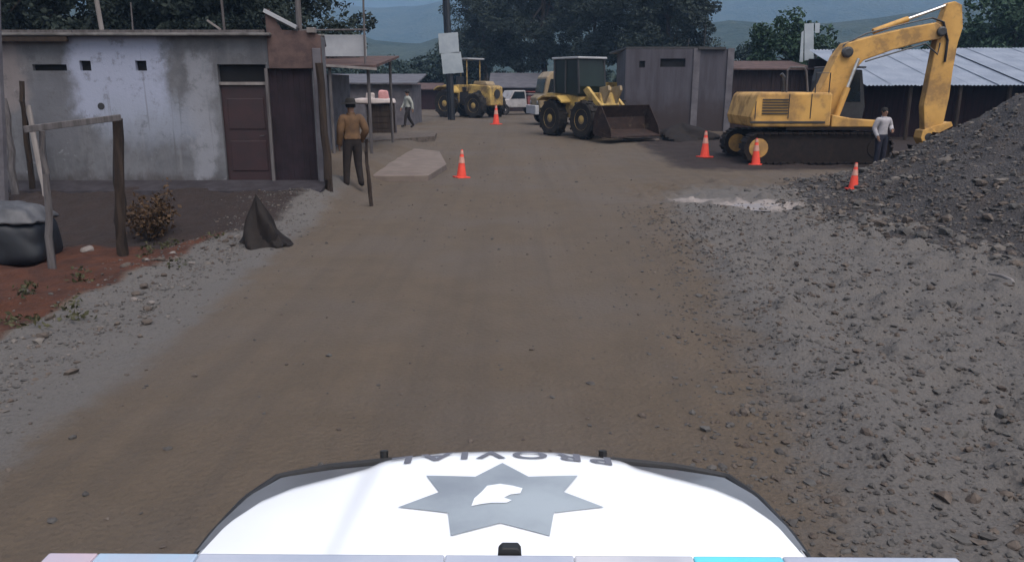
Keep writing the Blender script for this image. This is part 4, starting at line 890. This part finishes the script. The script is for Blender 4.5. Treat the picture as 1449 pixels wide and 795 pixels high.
# pickup parked behind it
PT = Vector((0.1, 55, Hs(0.1, 55))); pt = empty('parked_pickup', PT, R(25), 'small white and red pickup parked right of the far yellow machine', 'pickup')
MB().prism([(-1.6, .5), (-1.65, .95), (-.7, 1.05), (-.35, 1.62), (.55, 1.64), (.65, 1.0), (.68, .5)], -.78, .78, 'y').build('cab', M['truck_white'], pt, bevel=0.05)
MB().prism([(-.55, 1.08), (-.28, 1.55), (.45, 1.56), (.52, 1.08)], -.79, .79, 'y').build('side_window', M['glass'], pt)
MB().prism([(.7, .5), (.7, 1.15), (2.2, 1.15), (2.2, .5)], -.8, .8, 'y').build('cargo_bed', M['truck_red'], pt, bevel=0.03)
for j in range(3): MB().box((1.45, 0, 1.22 + j * .16), (1.5, 1.6, .05)).build('side_rail', M['truck_white'] if j % 2 else M['truck_red'], pt)
for x in (-1.0, 1.5):
    for s in (-1, 1):
        wv = wheel(pt, (x, s * .72, .35), .35, .22, M['truck_white']); wv.rotation_euler = (0, 0, R(90))

# ------------------------------------------------------------------ buildings further back
def boxhouse(name, label, loc, wx, dy, h, mat, roof_mat, roof_over=0.2, slope=0.3, holes=(), rz=0.0, cat='house'):
    e = empty(name, loc, rz, label, cat)
    if holes:
        xc = sorted({-wx / 2, wx / 2, *[q for hh in holes for q in hh[:2]]}); zc = sorted({-.4, h, *[q for hh in holes for q in hh[2:]]})
        wall_solid(cells(xc, zc, holes), .15, 'front_wall', mat, e)
        for hh in holes: MB().box(((hh[0] + hh[1]) / 2, .12, (hh[2] + hh[3]) / 2), (hh[1] - hh[0] + .02, .03, hh[3] - hh[2] + .02)).build('window_opening', M['black'], e)
        MB().prism([(-wx / 2 + .003, .153), (-wx / 2 + .003, dy), (wx / 2 - .003, dy), (wx / 2 - .003, .153), (wx / 2 - .15, .153), (wx / 2 - .15, dy - .15), (-wx / 2 + .15, dy - .15), (-wx / 2 + .15, .153)], -.4, h - .003, 'z').build('side_wall', mat, e)
    else:
        MB().box((0, dy / 2, h / 2 - .2), (wx, dy, h + .4)).build('wall', mat, e)
    MB().prism([(-roof_over, h + .01), (dy + roof_over, h + slope), (dy + roof_over, h + slope + .07), (-roof_over, h + .08)], -wx / 2 - roof_over, wx / 2 + roof_over, 'x').build('roof', roof_mat, e)
    return e
# grey concrete building right of the loader
def WX(px, y): return (px - 724.5) / F_PX * (y * math.cos(PITCH) + 1.97 * math.sin(PITCH)) * 1.0
y0 = 35.0; xa, xb = WX(882, y0), WX(1030, y0); cxx = (xa + xb) / 2; wxx = xb - xa
gb = empty('concrete_building', (cxx, y0, .33), 0, 'unfinished grey concrete building with a dark window slot behind the loader', 'building')
hh = [(WX(930, y0) - cxx, WX(965, y0) - cxx, 2.75, 3.1), (WX(901, y0) - cxx, WX(909, y0) - cxx, 2.72, 3.0)]
xc = sorted({-wxx / 2, wxx / 2, *[q for t in hh for q in t[:2]]}); zc = sorted({-.4, 3.5, *[q for t in hh for q in t[2:]]})
wall_solid(cells(xc, zc, hh), .15, 'front_wall', M['conc_wall'], gb)
for t in hh: MB().box(((t[0] + t[1]) / 2, .12, (t[2] + t[3]) / 2), (t[1] - t[0] + .02, .03, t[3] - t[2] + .02)).build('window_opening', M['black'], gb)
MB().prism([(-wxx / 2 + .003, .153), (-wxx / 2 + .4, 6), (wxx / 2 + 1.2, 6), (wxx / 2 - .003, .153), (wxx / 2 - .15, .153), (wxx / 2 + .95, 5.85), (-wxx / 2 + .55, 5.85), (-wxx / 2 + .15, .153)], -.4, 3.497, 'z').build('side_wall', M['conc_wall'], gb)
MB().box((-.5, 3, 3.55), (wxx - 1.0, 6.0, .08)).build('roof_slab', M['dark_metal'], gb)
for x in (WX(990, y0) - cxx, WX(968, y0) - cxx): MB().tube([(x, .08, 3.4), (x + .02, .08, 4.5 if x > 1 else 3.95)], .02, 5).build('reinforcing_bar', M['dark_metal'], gb)
MB().box((WX(1000, y0) - cxx, .0, 3.52), (1.2, .25, .1)).build('parapet_block', M['dark_metal'], gb)
for x in (WX(980, y0) - cxx, WX(1027, y0) - cxx): MB().box((x, -.03, 1.6), (.28, .055, 3.85)).build('pilaster', M['concrete_grey'], gb)
# brown board shed between it and the excavator
y1 = 37.0; sh = empty('board_shed', (WX(1058, y1), y1, .33), 0, 'dark brown board shed between the concrete building and the excavator', 'shed')
wv_ = WX(1140, y1) - WX(1032, y1); off = (WX(1086, y1) - WX(1058, y1)); nb = 16
for j in range(nb): MB().box((off - wv_ / 2 + wv_ * (j + .5) / nb, (j % 2) * .02, 1.25), (wv_ / nb - .015, .03, 2.9)).build('board', M['shed_brown'], sh)
MB().box((off, 1.6, 1.25), (wv_ - .02, 3.1, 2.8)).build('frame', M['dark_timber'], sh)
MB().prism([(-.3, 2.66), (3.4, 3.1), (3.4, 3.16), (-.3, 2.72)], off - wv_ / 2 - .2, off + wv_ / 2 + .2, 'x').build('roof', M['roof_brown'], sh)
# long shed with the pale tin roof on the right
y2 = 31.5; xs0 = 13.6; ln = 15.5
ts = empty('tin_roof_shed', (xs0, y2, .28), 0, 'long dark red shed with a pale corrugated roof behind the excavator arm', 'shed')
nsh = 15
for j in range(nsh):
    wdt = ln / nsh; vs = []; fs = []; c_ = 14; jag = random.uniform(-.10, .05); hi = (0.0 if j < 6 else 0.06)
    for i in range(c_ + 1):
        x = j * wdt + i * (wdt * 1.03) / c_; b = .022 * math.cos(i / c_ * 2 * math.pi * 7) * (1 if True else 0) + (.01 if j % 2 else 0)
        vs += [(x, -.55 + jag, 2.02 + b + hi), (x, 5.8, 3.62 + b + hi)]
    for i in range(c_): fs.append((2 * i, 2 * i + 2, 2 * i + 3, 2 * i + 1))
    m_ = MB(); m_.add(vs, fs); s_ = m_.build('roof_sheet', M['roof_pale'], ts); sd_ = s_.modifiers.new('thick', 'SOLIDIFY'); sd_.thickness = .006
MB().box((ln / 2 + 3.3, -.62, 2.02), (ln - 6.6, .03, .30)).build('fascia', M['white_sheet'], ts)
for j in range(9): MB().tube([(j * ln / 8, -.3, -.2), (j * ln / 8, -.3, 2.06)], .08, 7).build('post', M['dark_timber'], ts)
nb = 62
bme_ = MB().box((0, 0, 1.0), (ln / nb - .012, .03, 2.3)).build('board', M['shed_red'], ts).data
ts.children[-1].location = (ln / nb * .5, .8, 0)
for j in range(1, nb):
    o = bpy.data.objects.new('board', bme_); COL.objects.link(o); o.parent = ts; o.location = (ln / nb * (j + .5), .8 + random.uniform(-.015, .015), random.uniform(-.04, .04))
MB().box((ln / 2, 5.5, 1.4), (ln, .1, 3.6)).box((-.0 + .05, 3.1, 1.1), (.08, 4.6, 2.7)).build('back_wall', M['shed_brown'], ts)
# low house with lilac roof behind the machines
p = aty(705, 128, 64); boxhouse('low_house', 'low dark house with a long grey lilac roof behind the yellow machines', (2.1, 62, .35), 7.0, 5, 1.75, M['shed_brown'], M['roof_grey'], .4, 1.15)
p = aty(590, 140, 66); boxhouse('low_house', 'dark reddish low shed behind the walking person', (-9.3, 66, .35), 6.2, 4, 1.6, M['shed_red'], M['roof_brown'], .3, .5)
# neighbour house with the white parapet
y3 = 24.5; xa, xb = WX(452, y3), WX(527, y3)
nh = empty('neighbour_house', ((xa + xb) / 2, y3, .3), 0, 'grey house with a white parapet sheet and brown eave behind the block house', 'house'); w3 = xb - xa
MB().box((-1.7, 2.0, 1.0), (2.2, 4.0, 2.7)).build('wall', M['concrete_grey'], nh)
for px_, py_ in ((w3 / 2 + .1, -.7), (w3 / 2 + .1, 3.6), (-.2, -.75)): MB().tube([(px_, py_, -.3), (px_, py_, 2.55 if py_ < 0 else 2.9)], .05, 7).build('porch_post', M['grey_timber'], nh)
MB().box((0, -.25, 3.15), (w3, .05, .62)).build('parapet_sheet', M['white_sheet'], nh, bevel=0.01)
MB().prism([(-.9, 2.50), (4.2, 2.95), (4.2, 3.02), (-.9, 2.58)], -w3 / 2 - 1.5, w3 / 2 + .35, 'x').build('roof', M['roof_brown'], nh)
MB().box((.3, -.93, 2.53), (w3 + .2, .05, .07), Matrix.Rotation(R(4), 3, 'Y')).build('eave_strip', M['pale_timber'], nh)
MB().tube([(-w3 / 2 - .3, -.4, 3.58), (w3 / 2 + .05, -.4, 3.60)], .03, 6).build('roof_rail', M['grey_timber'], nh)
MB().tube([(w3 / 2 - .03, -.4, 2.6), (w3 / 2, -.4, 4.9)], .03, 6).build('roof_post', M['grey_timber'], nh)
y4 = 40; boxhouse('low_house', 'small grey house with a lilac roof left of the walking person', (WX(520, y4), y4, .35), 4.6, 4, 2.0, M['concrete_grey'], M['roof_grey'], .3, .5)

# market stall
sp = at(540, 190, .36); sl_ = empty('market_stall', (sp.x - .1, sp.y + .2, Hs(sp.x, sp.y)), R(4), 'dark boarded market stall with a white cloth top beside the far road', 'stall')
for j in range(5): MB().box((0.1, -.32, .14 + j * .24), (1.15, .04, .225)).build('board', M['dark_timber'], sl_, bevel=0.006)
MB().box((0.1, .1, .64), (1.10, .76, 1.2)).build('counter', M['dark_timber'], sl_)
for sx in (-.5, .7):
    MB().box((sx, -.36, .62), (.05, .05, 1.3)).build('leg', M['concrete_grey'], sl_)
soft_box('cloth_top', (1.75, 1.1, .22), (-.15, .05, 1.36), M['cloth_white'], sl_, .10, 25, 8)
tag(soft_box('cloth_bundle', (.42, .4, .36), (sp.x + .12, sp.y + .2, Hs(sp.x, sp.y) + 1.60), M['cloth_pink'], None, .08, 33, 6), 'pink cloth bundle on the white stall top', 'bundle')
tag(soft_box('cloth_bundle', (.36, .35, .28), (sp.x - .42, sp.y + .2, Hs(sp.x, sp.y) + 1.55), M['cloth_white'], None, .08, 35, 6), 'off-white cloth bundle at the left of the stall top', 'bundle')

# pole with two white boards
y5 = 46.0; p = aty(640, 165, y5); pole = empty('utility_pole', (p.x, y5, .33), 0, 'tall dark pole carrying two white boards above the far yellow machine', 'pole')
MB().tube([(0, 0, -.2), (-.1, 0, 4), (-.2, 0, 8.5)], [.17, .15, .12], 10).build('shaft', M['tarp_blue'], pole, smooth=True)
def PB(px, py): q = aty(px, py, y5 - .2); return (q.x - p.x, q.z - .33)
for quad in ([(622, 76), (650, 75), (648, 46), (620, 48)], [(627, 105), (656, 103), (652, 73.5), (624, 76.5)]):
    MB().prism([PB(*q) for q in quad], -.24, -.20, 'y').build('board', M['white_board'], pole)
MB().tube([(-.2, .25, -.2), (-.42, .25, 8.5)], .08, 8).build('brace', M['tarp_blue'], pole, smooth=True)
# pale upright boards on a pole left of the boom
y6 = 38.5; p = aty(1148, 150, y6); bn = empty('sign_pole', (p.x, y6, .33), 0, 'pale upright boards raised on a pole left of the excavator boom', 'sign')
MB().tube([(0, 0, -.2), (0, 0, 3.5)], .06, 8).build('pole', M['dark_metal'], bn)
def PC(px, py): q = aty(px, py, y6 - .1); return (q.x - p.x, q.z - .33)
for quad in ([(1138, 86), (1151, 85), (1151, 33), (1138, 34)], [(1131, 88), (1136, 88), (1137, 44), (1134, 46)], [(1153, 47), (1159, 47), (1160, 33), (1153, 33)]):
    MB().prism([PC(*q) for q in quad], -.14, -.10, 'y').build('board', M['white_board'], bn)

# stick on the gravel
p = at(1400, 384, .1); q = at(1442, 402, .1)
pts = [Vector((0, 0, .06)), Vector(((q.x - p.x) * .4, (q.y - p.y) * .4 - .02, .10)), Vector(((q.x - p.x) * .75, (q.y - p.y) * .75, .10)), Vector((q.x - p.x, q.y - p.y, .03))]
tag(MB().tube(pts, [.014, .02, .02, .012], 7).build('stick', M['pale_timber'], smooth=True, loc=(p.x, p.y, surf(p.x, p.y))), 'pale curved stick lying at the foot of the gravel heap on the right', 'stick')
# low dark earth bank between the concrete building and the excavator
for (px, py, rx, h, sd, lb) in ((975, 205, 1.9, .75, 3, 'low dark earth bank in front of the concrete building'), (1300, 238, .9, .35, 5, 'low brown clod pile under the excavator bucket')):
    p = at(px, py, .1); tag(mound('earth_bank', (p.x, p.y + (1.4 if rx > 1 else .5), Hs(p.x, p.y + 1) - .1), rx, rx * .6, h, M['rust_soil'] if rx > 1 else M['stone_brown'], sd, .8), lb, 'earth bank')

# ------------------------------------------------------------------ trees
def tree_proto(seed, h, cr, ch, mat, nclump=70, per=90, leaf=0.16, trunk_r=.2, base=.35):
    rg = random.Random(seed); e = empty('tree', (0, 0, 0))
    tm = MB(); top = Vector((rg.uniform(-.4, .4), rg.uniform(-.4, .4), h * .8))
    tm.tube([(0, 0, -.3), (top.x * .2, top.y * .1, h * .25), (top.x * .6, top.y * .5, h * .5), top], [trunk_r * 1.25, trunk_r, trunk_r * .7, trunk_r * .2], 9)
    cen = []
    for i in range(nclump):
        while True:
            q = Vector((rg.uniform(-1, 1), rg.uniform(-1, 1), rg.uniform(-1, 1)))
            if .25 < q.length < 1: break
        f = 1 + .25 * math.sin(q.x * 5 + seed) * math.cos(q.y * 4 + seed)
        c = Vector((q.x * cr * f, q.y * cr * f, h - ch / 2 + q.z * ch / 2 * f)); cen.append(c)
        if i < 12:
            s0 = Vector((top.x * .5, top.y * .5, h * rg.uniform(base, .65))); tm.tube([s0, s0.lerp(c, .5) + Vector((0, 0, .2)), c], [trunk_r * .42, trunk_r * .25, trunk_r * .08], 6)
    tm.build('trunk', M['bark'], e, smooth=True)
    c = np.array([q[:] for q in cen]); s = RNG.uniform(.35, .8, nclump) * cr * .42
    k = np.repeat(np.arange(nclump), per); d = RNG.normal(size=(len(k), 3)); d /= np.linalg.norm(d, axis=1)[:, None]
    pts = c[k] + d * (s[k] * RNG.uniform(.3, 1.05, len(k)) ** .6)[:, None] * np.array([1, 1, .75])
    leaves(pts, leaf, 'crown', mat, e); return e
PROT = {'dark': tree_proto(1, 11, 3.6, 8.5, M['leaf_dark'], 110, 260, .105, .26, .3), 'tall': tree_proto(2, 13, 3.0, 11, M['leaf_dark'], 110, 260, .105, .24, .3),
        'green': tree_proto(3, 6.5, 2.5, 5.6, M['leaf_green'], 80, 100, .13, .16, .25), 'teal': tree_proto(4, 8, 3.4, 6.8, M['leaf_teal'], 85, 130, .16, .2, .25), 'bush': tree_proto(5, 4.2, 2.6, 4.0, M['leaf_teal'], 60, 90, .15, .1, .1)}
used = set()
def tree(kind, px, y, sc, label, sz=1.0):
    o = PROT[kind] if kind not in used else copy_tree(PROT[kind]); used.add(kind)
    o.location = ((px - 724.5) / F_PX * y, y, Hs((px - 724.5) / F_PX * y, y) - .1); o.rotation_euler = (0, 0, random.uniform(0, 6.28)); o.scale = (sc, sc, sc * sz)
    tag(o, label, 'tree', 'trees behind the buildings')
for (px, lb, y, sc, kd) in ((20, 'dark broad tree behind the far left end of the block house', 27, .85, 'dark'), (120, 'dark tree behind the block house roof left of the pale roof post', 26, .8, 'tall'), (225, 'dark tree behind the block house roof between the two pale roof posts', 28, .85, 'dark'),
        (330, 'dark tree behind the block house roof above the maroon door', 27, .8, 'tall'), (410, 'dark tree behind the right end of the block house roof', 28, .72, 'dark'), (-90, 'dark tree standing beyond the left edge of the block house', 30, .9, 'tall'),
        (690, 'tall dark tree directly right of the pole with white boards', 72, 1.0, 'dark'), (770, 'tall dark tree above the cream truck', 70, 1.05, 'tall'), (835, 'tall dark tree rising behind the wheel loader cab', 66, 1.0, 'dark'), (890, 'dark tree rising behind the left part of the concrete building', 62, 1.0, 'tall'),
        (735, 'tall dark tree behind the small pickup', 76, 1.1, 'tall'), (940, 'dark tree behind the window slot of the concrete building', 58, .95, 'dark'), (1450, 'broad dark green tree at the right edge behind the pale roof', 50, 1.35, 'green'), (660, 'dull green tree behind the pole with white boards', 82, .95, 'teal'), (560, 'dull green bush low behind the walking person', 76, 1.1, 'bush'), (605, 'dull green bush behind the dark red shed', 80, 1.2, 'bush'), (510, 'dull green bush behind the white parapet', 70, 1.1, 'bush'),
        (1100, 'bright green round tree left of the pale upright boards', 43, .90, 'green'), (1040, 'low dull green tree behind the right part of the concrete building', 60, .62, 'teal'), (1190, 'dull green tree behind the elbow of the excavator boom', 56, .6, 'teal'), (1260, 'low bush behind the tin roof left of the excavator arm', 48, 1.0, 'bush'),
        (1405, 'dark green tree right of the excavator arm behind the tin roof', 45, 1.15, 'green'), (1470, 'dark tree behind the tin roof at the right edge', 45, .75, 'dark'), (1330, 'dark green tree behind the top of the excavator arm', 47, .9, 'green')):
    tree(kd, px, y, sc, lb)
# the undergrowth behind the far buildings
n = 26000; xv = RNG.uniform(-60, 70, n); yv = RNG.uniform(78, 110, n); hv = (1.5 + 3.0 * (fbm(xv / 6, yv / 6, 91, 3) + .5)) * RNG.uniform(.1, 1, n)
leaves(np.stack([xv, yv, .3 + hv], -1), .42, 'leaf', M['leaf_teal'], None).name = 'undergrowth'

# ------------------------------------------------------------------ the police pickup the photograph is taken from (faces +y)
TR = empty('police_pickup', (-0.032, 0, 0), 0, 'white police pickup with a grey star on its bonnet and a roof light bar', 'pickup')
def hood_z(x, y):
    x = np.asarray(x, float); y = np.asarray(y, float)
    z = 1.105 - .085 * np.clip(np.abs(x) / .88, 0, 1.1) ** 2.6 - .046 * np.clip((y - 1.4) / 1.1, 0, 1.2) ** 2.2
    wdt = .44 + .03 * (2.4 - y); z = z + .014 * (1 - sst(wdt - .05, wdt + .03, np.abs(x)))
    return z
ex_ = np.array([0, .20, .42, .56, .69, .77, .83, .87]); ey_ = np.array([2.485, 2.475, 2.42, 2.355, 2.31, 2.25, 2.14, 1.85])
def hood_front(x): return np.interp(np.abs(x), ex_, ey_)
nu, nv = 121, 60; u = np.linspace(-1, 1, nu); vv = np.linspace(0, 1, nv)
hx = np.repeat((np.sign(u) * np.abs(u) ** .85 * .87)[None], nv, 0); hy = 1.22 + (hood_front(hx) - 1.22) * vv[:, None]; hz = hood_z(hx, hy)
hz = hz - .010 * sst(.955, 1.0, vv)[:, None]
def shell(name, X, Y, Z, mat, parent, th=0.0):
    a, b = X.shape; ii = np.arange(a * b).reshape(a, b); f = np.stack([ii[:-1, :-1], ii[:-1, 1:], ii[1:, 1:], ii[1:, :-1]], -1).reshape(-1, 4)
    o = np_mesh(name, np.stack([X, Y, Z], -1).reshape(-1, 3), f, mat, parent, True)
    if th: s_ = o.modifiers.new('thick', 'SOLIDIFY'); s_.thickness = th; s_.offset = -1
    return o
hood = shell('bonnet', hx, hy, hz, M['white_paint'], TR, .012)
# front outline curves: white edge -> headlamp band -> bumper
tc = np.linspace(-1, 1, 81)
wx_ = np.sign(tc) * np.interp(np.abs(tc), np.linspace(0, 1, 8), ex_) * 1.0; wy_ = np.interp(np.abs(tc), np.linspace(0, 1, 8), ey_); wz_ = hood_z(wx_, wy_) - .014
ox = np.array([0, .25, .42, .62, .79, .86, .895, .905]); oy = np.array([2.555, 2.553, 2.545, 2.525, 2.48, 2.34, 2.12, 1.85])
qx = np.sign(tc) * np.interp(np.abs(tc), np.linspace(0, 1, 8), ox); qy = np.interp(np.abs(tc), np.linspace(0, 1, 8), oy)
def band(name, sel, k0, k1, z1, mat):
    rows = []
    for k in np.linspace(k0, k1, 7):
        X = wx_ + (qx - wx_) * k; Y = wy_ + (qy - wy_) * k; Z = wz_ + (z1 - wz_) * k; rows.append((X[sel], Y[sel], Z[sel]))
    X = np.array([r[0] for r in rows]); Y = np.array([r[1] for r in rows]); Z = np.array([r[2] for r in rows])
    return shell(name, X, Y, Z, mat, TR)
ab = np.abs(tc)
band('grille', ab <= .30, 0, 1, .995, M['plastic_black'])
for s in (-1, 1): band('headlight', (tc * s >= .27) & (tc * s <= .93), 0, .70, .985, M['lamp_glass']); band('fender', (tc * s >= .90), 0, .74, .965, M['white_paint'])
rim_ = 1.0 - .045 * (qx / .87) ** 2; rows = [(qx * .95, qy - .08, rim_ - .08), (qx * .972, qy - .045, rim_ - .008), (qx, qy, rim_), (qx * 1.012, qy + .015, rim_ - .05), (qx * 1.012, qy + .015, 0 * qx + .50), (qx * .97, qy - .05, 0 * qx + .38)]
shell('bumper', np.array([r[0] for r in rows]), np.array([r[1] for r in rows]), np.array([r[2] for r in rows]), M['plastic_black'], TR)
for x in (-.43, .36): MB().tube([(x, 2.56, .96), (x, 2.575, 1.022)], .015, 8).build('bumper_stud', M['plastic_black'], TR)
MB().tube([(float(a_), float(b_) + .012, float(c_) - .004) for a_, b_, c_ in zip(qx[2:-2], qy[2:-2], rim_[2:-2])], .017, 8).build('bumper_rim', M['plastic_black'], TR, smooth=True)
# star, figure and lettering lie on the bonnet as flat vinyl
def decal(name, tris_xy, tris, mat, lift=.003):
    P_ = np.array(tris_xy); z = hood_z(P_[:, 0], P_[:, 1]) + lift
    o = np_mesh(name, np.c_[P_, z], np.array(tris), mat, hood); return o
SC = (0.0, 2.105); st_pts = []
for j in range(14):
    a = math.pi / 2 + math.pi * j / 7; r = .31 if j % 2 == 0 else .195
    st_pts.append((r * math.cos(a), r * .80 * math.sin(a)))
ring = []; 
for j in range(14):
    p0, p1 = st_pts[j], st_pts[(j + 1) % 14]
    for t in np.linspace(0, 1, 6, endpoint=False): ring.append((p0[0] + (p1[0] - p0[0]) * t, p0[1] + (p1[1] - p0[1]) * t))
ring = np.array(ring); K = 10; V_ = []; T_ = []; nr = len(ring)
for i in range(K + 1): V_ += [tuple(np.array(SC) + ring[j] * (i / K if i else .001)) for j in range(nr)]
for i in range(K):
    for j in range(nr): T_ += [(i * nr + j, (i + 1) * nr + j, (i + 1) * nr + (j + 1) % nr), (i * nr + j, (i + 1) * nr + (j + 1) % nr, i * nr + (j + 1) % nr)]
decal('star_emblem', V_, T_, M['emblem_grey'])
fig = [(672, 724), (676, 712), (686, 702), (694, 692), (712, 689), (730, 692), (744, 696), (741, 704), (727, 706), (718, 711), (729, 715), (722, 719), (700, 719), (686, 721)]
fxy = [(at(a, b, 1.09).x + .022, at(a, b, 1.09).y) for a, b in fig]; cx_, cy_ = at(706, 709, 1.09).x + .022, at(706, 709, 1.09).y
V_ = [(cx_, cy_)] + fxy; decal('emblem_figure', V_, [(0, 1 + i, 1 + (i + 1) % len(fxy)) for i in range(len(fxy))], M['white_paint'], .0055)
fc_ = bpy.data.curves.new('lettering', 'FONT'); fc_.body = 'PROVIAL'; fc_.size = .105; fc_.align_x = 'CENTER'; fc_.align_y = 'CENTER'; fc_.space_character = 1.35; fc_.offset = .003
fo = bpy.data.objects.new('lettering', fc_); COL.objects.link(fo); dg = bpy.context.evaluated_depsgraph_get()
lm = bpy.data.meshes.new_from_object(fo.evaluated_get(dg)); bpy.data.objects.remove(fo)
bm = bmesh.new(); bm.from_mesh(lm); bmesh.ops.triangulate(bm, faces=bm.faces[:])
for _ in range(2): bmesh.ops.subdivide_edges(bm, edges=[e for e in bm.edges if e.calc_length() > .02], cuts=1); bmesh.ops.triangulate(bm, faces=bm.faces[:])
wl = max(v.co.x for v in bm.verts) - min(v.co.x for v in bm.verts); kx = .74 / wl
for v in bm.verts:
    x = -v.co.x * kx; y = 2.425 - .042 * (x / .38) ** 2 - v.co.y * .80; v.co = (x, y, float(hood_z(x, y)) + .004)
bm.to_mesh(lm); bm.free(); lm.materials.clear(); lm.materials.append(M['letter_grey'])
lo = bpy.data.objects.new('lettering', lm); COL.objects.link(lo); lo.parent = hood
# body, cab, bed, wheels
for s in (-1, 1):
    MB().prism([(2.2, .45), (2.0, .86), (1.2, .98), (-2.6, 1.0), (-2.6, .42), (-1.95, .42), (-1.85, .75), (-1.35, .82), (-.95, .7), (-.88, .40), (1.0, .40), (1.12, .72), (1.6, .82), (2.0, .7), (2.1, .45)], s * .86 - .03, s * .86 + .03, 'x').build('side_panel', M['white_paint'], TR, bevel=0.015)
    MB().box((s * .72, 1.2, .93), (.28, 1.3, .05)).build('inner_wing', M['white_paint'], TR)
MB().box((0, 0, .50), (1.6, 4.6, .2)).build('chassis', M['dark_metal'], TR)
MB().prism([(1.24, 1.10), (.72, 1.56), (-.72, 1.58), (-.86, 1.02), (1.24, .98)], -.72, .72, 'x').build('cab', M['glass'], TR, bevel=0.03)
MB().prism([(.74, 1.565), (.60, 1.60), (-.70, 1.61), (-.78, 1.56)], -.70, .70, 'x').build('cab_roof', M['white_paint'], TR, bevel=0.015)
for s in (-1, 1):
    MB().tube([(s * .80, 1.22, 1.06), (s * .70, .74, 1.57)], .045, 8).build('windscreen_pillar', M['white_paint'], TR)
    MB().tube([(s * .80, -.05, 1.0), (s * .70, -.05, 1.57)], .04, 8).build('door_pillar', M['white_paint'], TR)
    MB().tube([(s * .80, -.84, 1.0), (s * .70, -.76, 1.57)], .05, 8).build('rear_pillar', M['white_paint'], TR)
    MB().box((s * .98, .95, 1.10), (.16, .10, .16)).build('wing_mirror', M['plastic_black'], TR, bevel=0.03)
    for y_ in (1.55, -1.4): wheel(TR, (s * .78, y_, .37), .37, .24, M['steel'])
MB().box((0, -1.75, .62), (1.6, 1.7, .06)).build('cargo_floor', M['plastic_black'], TR)
MB().box((0, -2.58, .80), (1.68, .05, .5)).build('tailgate', M['white_paint'], TR, bevel=0.02)
lb_ = MB().box((0.01, .81, 1.605), (1.22, .28, .03)).build('light_bar', M['plastic_black'], TR, bevel=0.01)
lb_.rotation_euler = (0, R(0.35), 0)
def lens(x0, x1, mat, slope0=0.0, slope1=0.0):
    z0, z1 = 1.622, 1.688
    m_ = MB(); m_.add([(x0 - slope0, .66, z0), (x1 + slope1, .66, z0), (x1 + slope1, .940, z0), (x0 - slope0, .940, z0), (x0, .675, z1), (x1, .675, z1), (x1, .926, z1), (x0, .926, z1)], [(3, 2, 1, 0), (4, 5, 6, 7), (0, 1, 5, 4), (1, 2, 6, 5), (2, 3, 7, 6), (3, 0, 4, 7)])
    m_.build('lens', mat, lb_, bevel=0.003)
for a in ((-.60, -.535, M['lens_pink'], .06, 0), (-.5345, -.40, M['lens_blue']), (-.3995, -.069, M['lens_clear']), (-.0685, .105, M['lens_clear']), (.1055, .265, M['lens_white']), (.2655, .385, M['lens_cyan']), (.3855, .62, M['lens_clear'], 0, .06)): lens(*a)
MB().prism([(.001, 1.66), (.003, 1.690), (.008, 1.696), (.030, 1.696), (.034, 1.690), (.036, 1.66)], .928, .944, 'y').build('mount_clip', M['plastic_black'], lb_, bevel=0.002)

# ------------------------------------------------------------------ haze
hz_ = MB().box((0, 520, 70), (2600, 1420, 143)).build('haze', [])
hm = bpy.data.materials.new('haze'); hm.use_nodes = True; t = hm.node_tree; t.nodes.clear()
hv = t.nodes.new('ShaderNodeVolumePrincipled'); hv.inputs['Density'].default_value = 0.00052; hv.inputs['Color'].default_value = (.40, .64, 1.0, 1); hv.inputs['Anisotropy'].default_value = 0.0
ho = t.nodes.new('ShaderNodeOutputMaterial'); t.links.new(hv.outputs[0], ho.inputs['Volume'])
hz_.data.materials.clear(); hz_.data.materials.append(hm); tag(hz_, kind='stuff')
